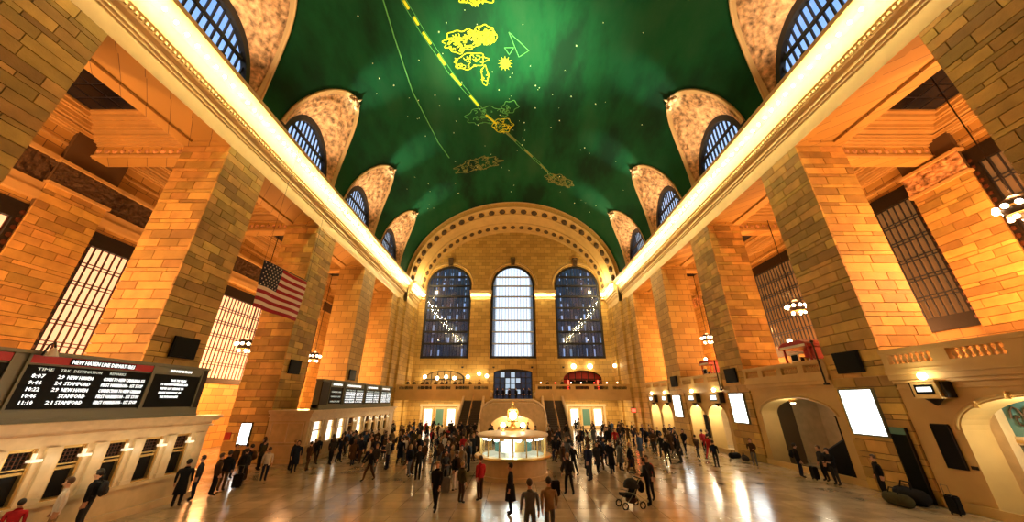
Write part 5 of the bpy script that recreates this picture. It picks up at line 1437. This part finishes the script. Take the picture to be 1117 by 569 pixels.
# the crowd
rc = random.Random(5)
placed = [tuple(o.location[:2]) for o in C.objects if o.name.startswith('person')]
def crowd(n, x0, x1, y0, y1, place, keep=0.72):
    k = 0; tries = 0
    while k < n and tries < n*40:
        tries += 1
        x, y = rc.uniform(x0, x1), rc.uniform(y0, y1)
        if any((x-a)**2+(y-b)**2 < keep**2 for a, b in placed): continue
        if (x)**2+(y-23.5)**2 < 2.75**2: continue
        placed.append((x, y)); k += 1
        person(x, y, rc.uniform(0, 2*PI), rc.choice(['standing', 'standing', 'striding', 'walking', 'standing in a long coat', 'walking in a long coat', 'holding a phone']),
               rc.choice(['black', 'black', 'charcoal', 'charcoal', 'navy', 'brown', 'olive', 'grey', 'blue', 'tan', 'red', 'white'] if rc.random() < 0.35 else ['black', 'charcoal', 'navy', 'brown', 'black']),
               rc.choice(['black', 'charcoal', 'navy', 'brown', 'grey']), rc.choice(['dark', 'dark', 'brown', 'fair']), place, rc.choice([None, None, None, 'black', 'brown', 'navy']), rc.uniform(0.92, 1.06), rc.random() < 0.3)
crowd(9, -17.0, -13.0, 21.0, 26.5, 'in the passage between the ticket offices')
crowd(34, -14.6, -9.0, 26.5, 34.0, 'queueing at the lit far wickets')
crowd(22, -14.6, -7.0, 34.0, 46.0, 'before the far end of the lit ticket office')
crowd(34, -9.0, -2.6, 22.0, 32.0, 'in the crowd on the ticket side of the booth')
crowd(22, -7.5, 0.5, 32.0, 44.0, 'in the crowd before the grand staircase, ticket side half')
crowd(18, 0.8, 9.0, 31.0, 44.0, 'in the crowd before the grand staircase, gallery side half')
crowd(16, 2.6, 7.5, 22.0, 31.0, 'in the crowd on the gallery side of the booth')
crowd(24, 9.0, 17.0, 33.0, 47.0, 'in front of the fourth bay gateways')
crowd(10, 11.0, 17.2, 25.5, 33.0, 'in front of the third bay gateways')
crowd(6, -7.2, -4.6, 44.3, 45.3, 'at the foot of the grand staircase')
crowd(8, -15.5, -8.0, 46.5, 52.5, 'under the end balcony')
crowd(8, 8.0, 15.5, 46.5, 52.5, 'under the end balcony')
# seated people at the gallery wall and standing diners at the end balustrade
for i, x in enumerate((-16.2, -15.3, -14.1, -13.2, -12.0, -11.1, -10.2, -9.0, -8.2, -6.6, -5.2, 5.4, 7.6, 9.6, 11.5, 13.4)):
    person(x, 54.5+0.35*(i % 3), rc.uniform(-0.5, 0.5)+PI, 'standing', rc.choice(['black', 'charcoal', 'brown', 'navy']), 'black', rc.choice(['dark', 'brown']), 'standing behind the end balustrade', z=5.4, group='diners on the end balcony')
for i, x in enumerate((-2.4, -1.5, -0.6, 0.5, 1.6, 2.5)):
    person(x, 54.3+0.5*(i % 2), rc.uniform(2, 4), 'standing', rc.choice(['black', 'navy']), 'black', 'dark', 'standing at the head of the grand staircase', z=4.2, group='people at the head of the stair')

# ------------------------------------------------------------------ luggage and stroller
def suitcase(x, y, rz, m, lab):
    e = empty('suitcase', (x, y, 0), rz, lab, 'suitcase', 'luggage on the floor')
    b = bmesh.new(); bmesh.ops.create_cube(b, size=1.0)
    for v in b.verts: v.co = Vector((v.co.x*0.42, v.co.y*0.25, v.co.z*0.62+0.37))
    bmesh.ops.bevel(b, geom=b.edges[:], offset=0.04, segments=2, affect='EDGES'); me = bpy.data.meshes.new('shell'); b.to_mesh(me); b.free(); me.materials.append(m); inst('shell', me, e)
    MB().tube([(-0.12, 0.1, 0.66), (-0.12, 0.1, 1.02), (0.12, 0.1, 1.02), (0.12, 0.1, 0.66)], 0.012, 5).build('pull_handle', M_grey, e)
    for sg in (-1, 1): MB().ball((sg*0.15, 0.08, 0.04), (0.02, 0.045, 0.045), 8).build('wheel', M_black, e)
suitcase(-14.2, 20.2, 0.5, M_black, 'black wheeled suitcase by the end of the near ticket office')
suitcase(-3.3, 19.3, 0.2, COATS['grey'], 'grey wheeled suitcase on the floor before the booth')
suitcase(8.0, 26.0, 0.2, COATS['navy'], 'navy wheeled suitcase on open floor beyond the stroller')
suitcase(2.0, 18.6, 0.2, M_black, 'black wheeled suitcase to the gallery side of the booth')
def stroller(x, y, rz):
    e = empty('baby_stroller', (x, y, 0), rz, 'dark folding baby stroller loaded with bags on the polished floor', 'stroller')
    for sx in (-0.28, 0.28):
        for sy in (-0.4, 0.4):
            MB().tube([(sx, sy+0.12*math.cos(2*PI*k/14), 0.12+0.12*math.sin(2*PI*k/14)) for k in range(14)], 0.028, 6, closed=True).build('wheel', M_black, e)
        MB().tube([(sx, -0.4, 0.13), (sx, 0.05, 0.55), (sx, 0.35, 1.02), (sx, 0.45, 1.06)], 0.018, 6).build('side_tube', M_grey, e)
        MB().tube([(sx, 0.4, 0.13), (sx, 0.05, 0.55), (sx, -0.3, 0.62)], 0.018, 6).build('side_tube', M_grey, e)
    MB().tube([(-0.28, 0.45, 1.06), (0.28, 0.45, 1.06)], 0.024, 6).build('push_bar', M_black, e)
    MB().prism([(-0.38, 0.42), (0.1, 0.38), (0.34, 0.92), (0.26, 0.95), (0.05, 0.48), (-0.36, 0.52)], lambda p, a: (a, p[0], p[1]), -0.25, 0.25).build('seat', COATS['black'], e)
    MB().lathe([(0.34, 0.0), (0.33, 0.12), (0.26, 0.24), (0.12, 0.32), (0.0, 0.34)], (0, 0.12, 0.72), n=14).build('hood', COATS['charcoal'], e, smooth=True)
    MB().ball((0, 0.05, 0.27), (0.24, 0.25, 0.13), 10).build('basket_bag', COATS['brown'], e, smooth=True)
    MB().ball((0.0, 0.55, 0.75), (0.25, 0.14, 0.26), 10).build('hung_bag', COATS['black'], e, smooth=True)
stroller(5.0, 17.0, -1.35)
def bag(x, y, rz, m, lab, sc=1.0):
    e = empty('duffel_bag', (x, y, 0), rz, lab, 'bag', 'luggage on the floor'); e.scale = (sc, sc, sc)
    b = MB(); b.lathe([(0.0, -0.42), (0.18, -0.42), (0.22, -0.3), (0.22, 0.3), (0.18, 0.42), (0.0, 0.42)], n=12); b.v = [(p[2], p[0], max(0.0, p[1]*0.95+0.2)) for p in b.v]
    b.build('body', m, e, smooth=True)
    MB().tube([(-0.2, 0.1, 0.36), (-0.14, 0.05, 0.55), (0.14, 0.05, 0.55), (0.2, 0.1, 0.36)], 0.02, 5).build('strap', M_black, e)
bag(17.4, 30.0, 0.2, COATS['black'], 'black duffel bag on the floor against the third pier')
bag(17.4, 28.7, 1.2, COATS['charcoal'], 'charcoal duffel bag on the floor against the third pier')
bag(17.6, 17.55, 1.4, COATS['black'], 'large black duffel bag by the display panel', 1.5)
bag(16.6, 17.2, 1.5, COATS['olive'], 'olive duffel bag beside the large black one', 1.2)
suitcase(17.3, 22.3, 1.5, M_black, 'black wheeled suitcase by the ramp archway')
suitcase(17.5, 15.9, 1.5, M_black, 'black wheeled suitcase below the tall black notice panel')

# ------------------------------------------------------------------ floodlights added on the cornice ledge
for s in (-1, 1):  # added to brighten the gold of the great arch
    q = empty('added_arch_floodlight', (s*16.75, 57.2, 23.0), 0, 'added floodlight at the foot of the great arch on the %s' % ('ticket side' if s < 0 else 'gallery side'), 'floodlight', 'added arch floodlights')
    MB().box(-0.15, 0.15, -0.25, 0.25, 0.0, 0.06).build('foot', M_iron, q)
    MB().prism([(-0.12, 0.06), (0.12, 0.06), (0.2, 0.32), (-0.2, 0.32)], lambda p, a: (p[0], a, p[1]), -0.22, 0.22).build('housing', M_iron, q)
    lamp('added_arch_light', 'POINT', (s*15.4, 56.8, 24.3), 1000, (1.0, 0.72, 0.34), 0.3)
for s in (-1, 1):  # added to make the green glow at the vault crown
    for y in (19.0, 29.3):
        q = empty('added_crown_floodlight', (s*17.35, y, 23.0), 0, 'larger added floodlight on the cornice ledge above the %s pier of the %s' % ('second' if y < 20 else 'third', 'ticket side' if s < 0 else 'gallery side'), 'floodlight', 'added crown floodlights')
        MB().box(-0.15, 0.15, -0.25, 0.25, 0.0, 0.06).build('foot', M_iron, q)
        MB().prism([(-0.12, 0.06), (0.12, 0.06), (0.2, 0.32), (-0.2, 0.32)], lambda p, a: (p[0], a, p[1]), -0.22, 0.22).build('housing', M_iron, q)
        d = Vector((-s*18.0, 23.5-y, 15.0)); rot = d.to_track_quat('-Z', 'Y').to_euler()
        lamp('added_crown_light', 'SPOT', (s*16.95, y, 23.4), 40000, (0.8, 1.0, 0.6), 0.2, rot, 40)
for s in (-1, 1):  # added to brighten the hoods and the vault above their tips
    for k, c in enumerate(BAYC):
        if k == 0: continue
        q = empty('added_ledge_floodlight', (s*17.35, c, 23.0), 0, 'small black added floodlight on the cornice ledge below the %s lunette of the %s' % (BAYN[k], 'ticket side' if s < 0 else 'gallery side'), 'floodlight', 'added ledge floodlights')
        MB().box(-0.12, 0.12, -0.2, 0.2, 0.0, 0.06).build('foot', M_iron, q)
        MB().prism([(-0.12, 0.06), (0.12, 0.06), (0.16, 0.22), (-0.16, 0.22)], lambda p, a: (p[0], a, p[1]), -0.18, 0.18).build('housing', M_iron, q)
        d2 = Vector((-s*3.6, 0, 10.6)); lamp('added_ledge_beam', 'SPOT', (s*16.9, c, 23.4), 9500, (0.85, 1.0, 0.8), 0.1, d2.to_track_quat('-Z', 'Y').to_euler(), 30)
        d = Vector((-s*0.25, 0, 1.0)); rot = d.to_track_quat('-Z', 'Y').to_euler()
        lamp('added_ledge_light', 'SPOT', (s*16.9, c, 23.35), 2600, (1.0, 0.72, 0.45), 0.2, rot, 120)
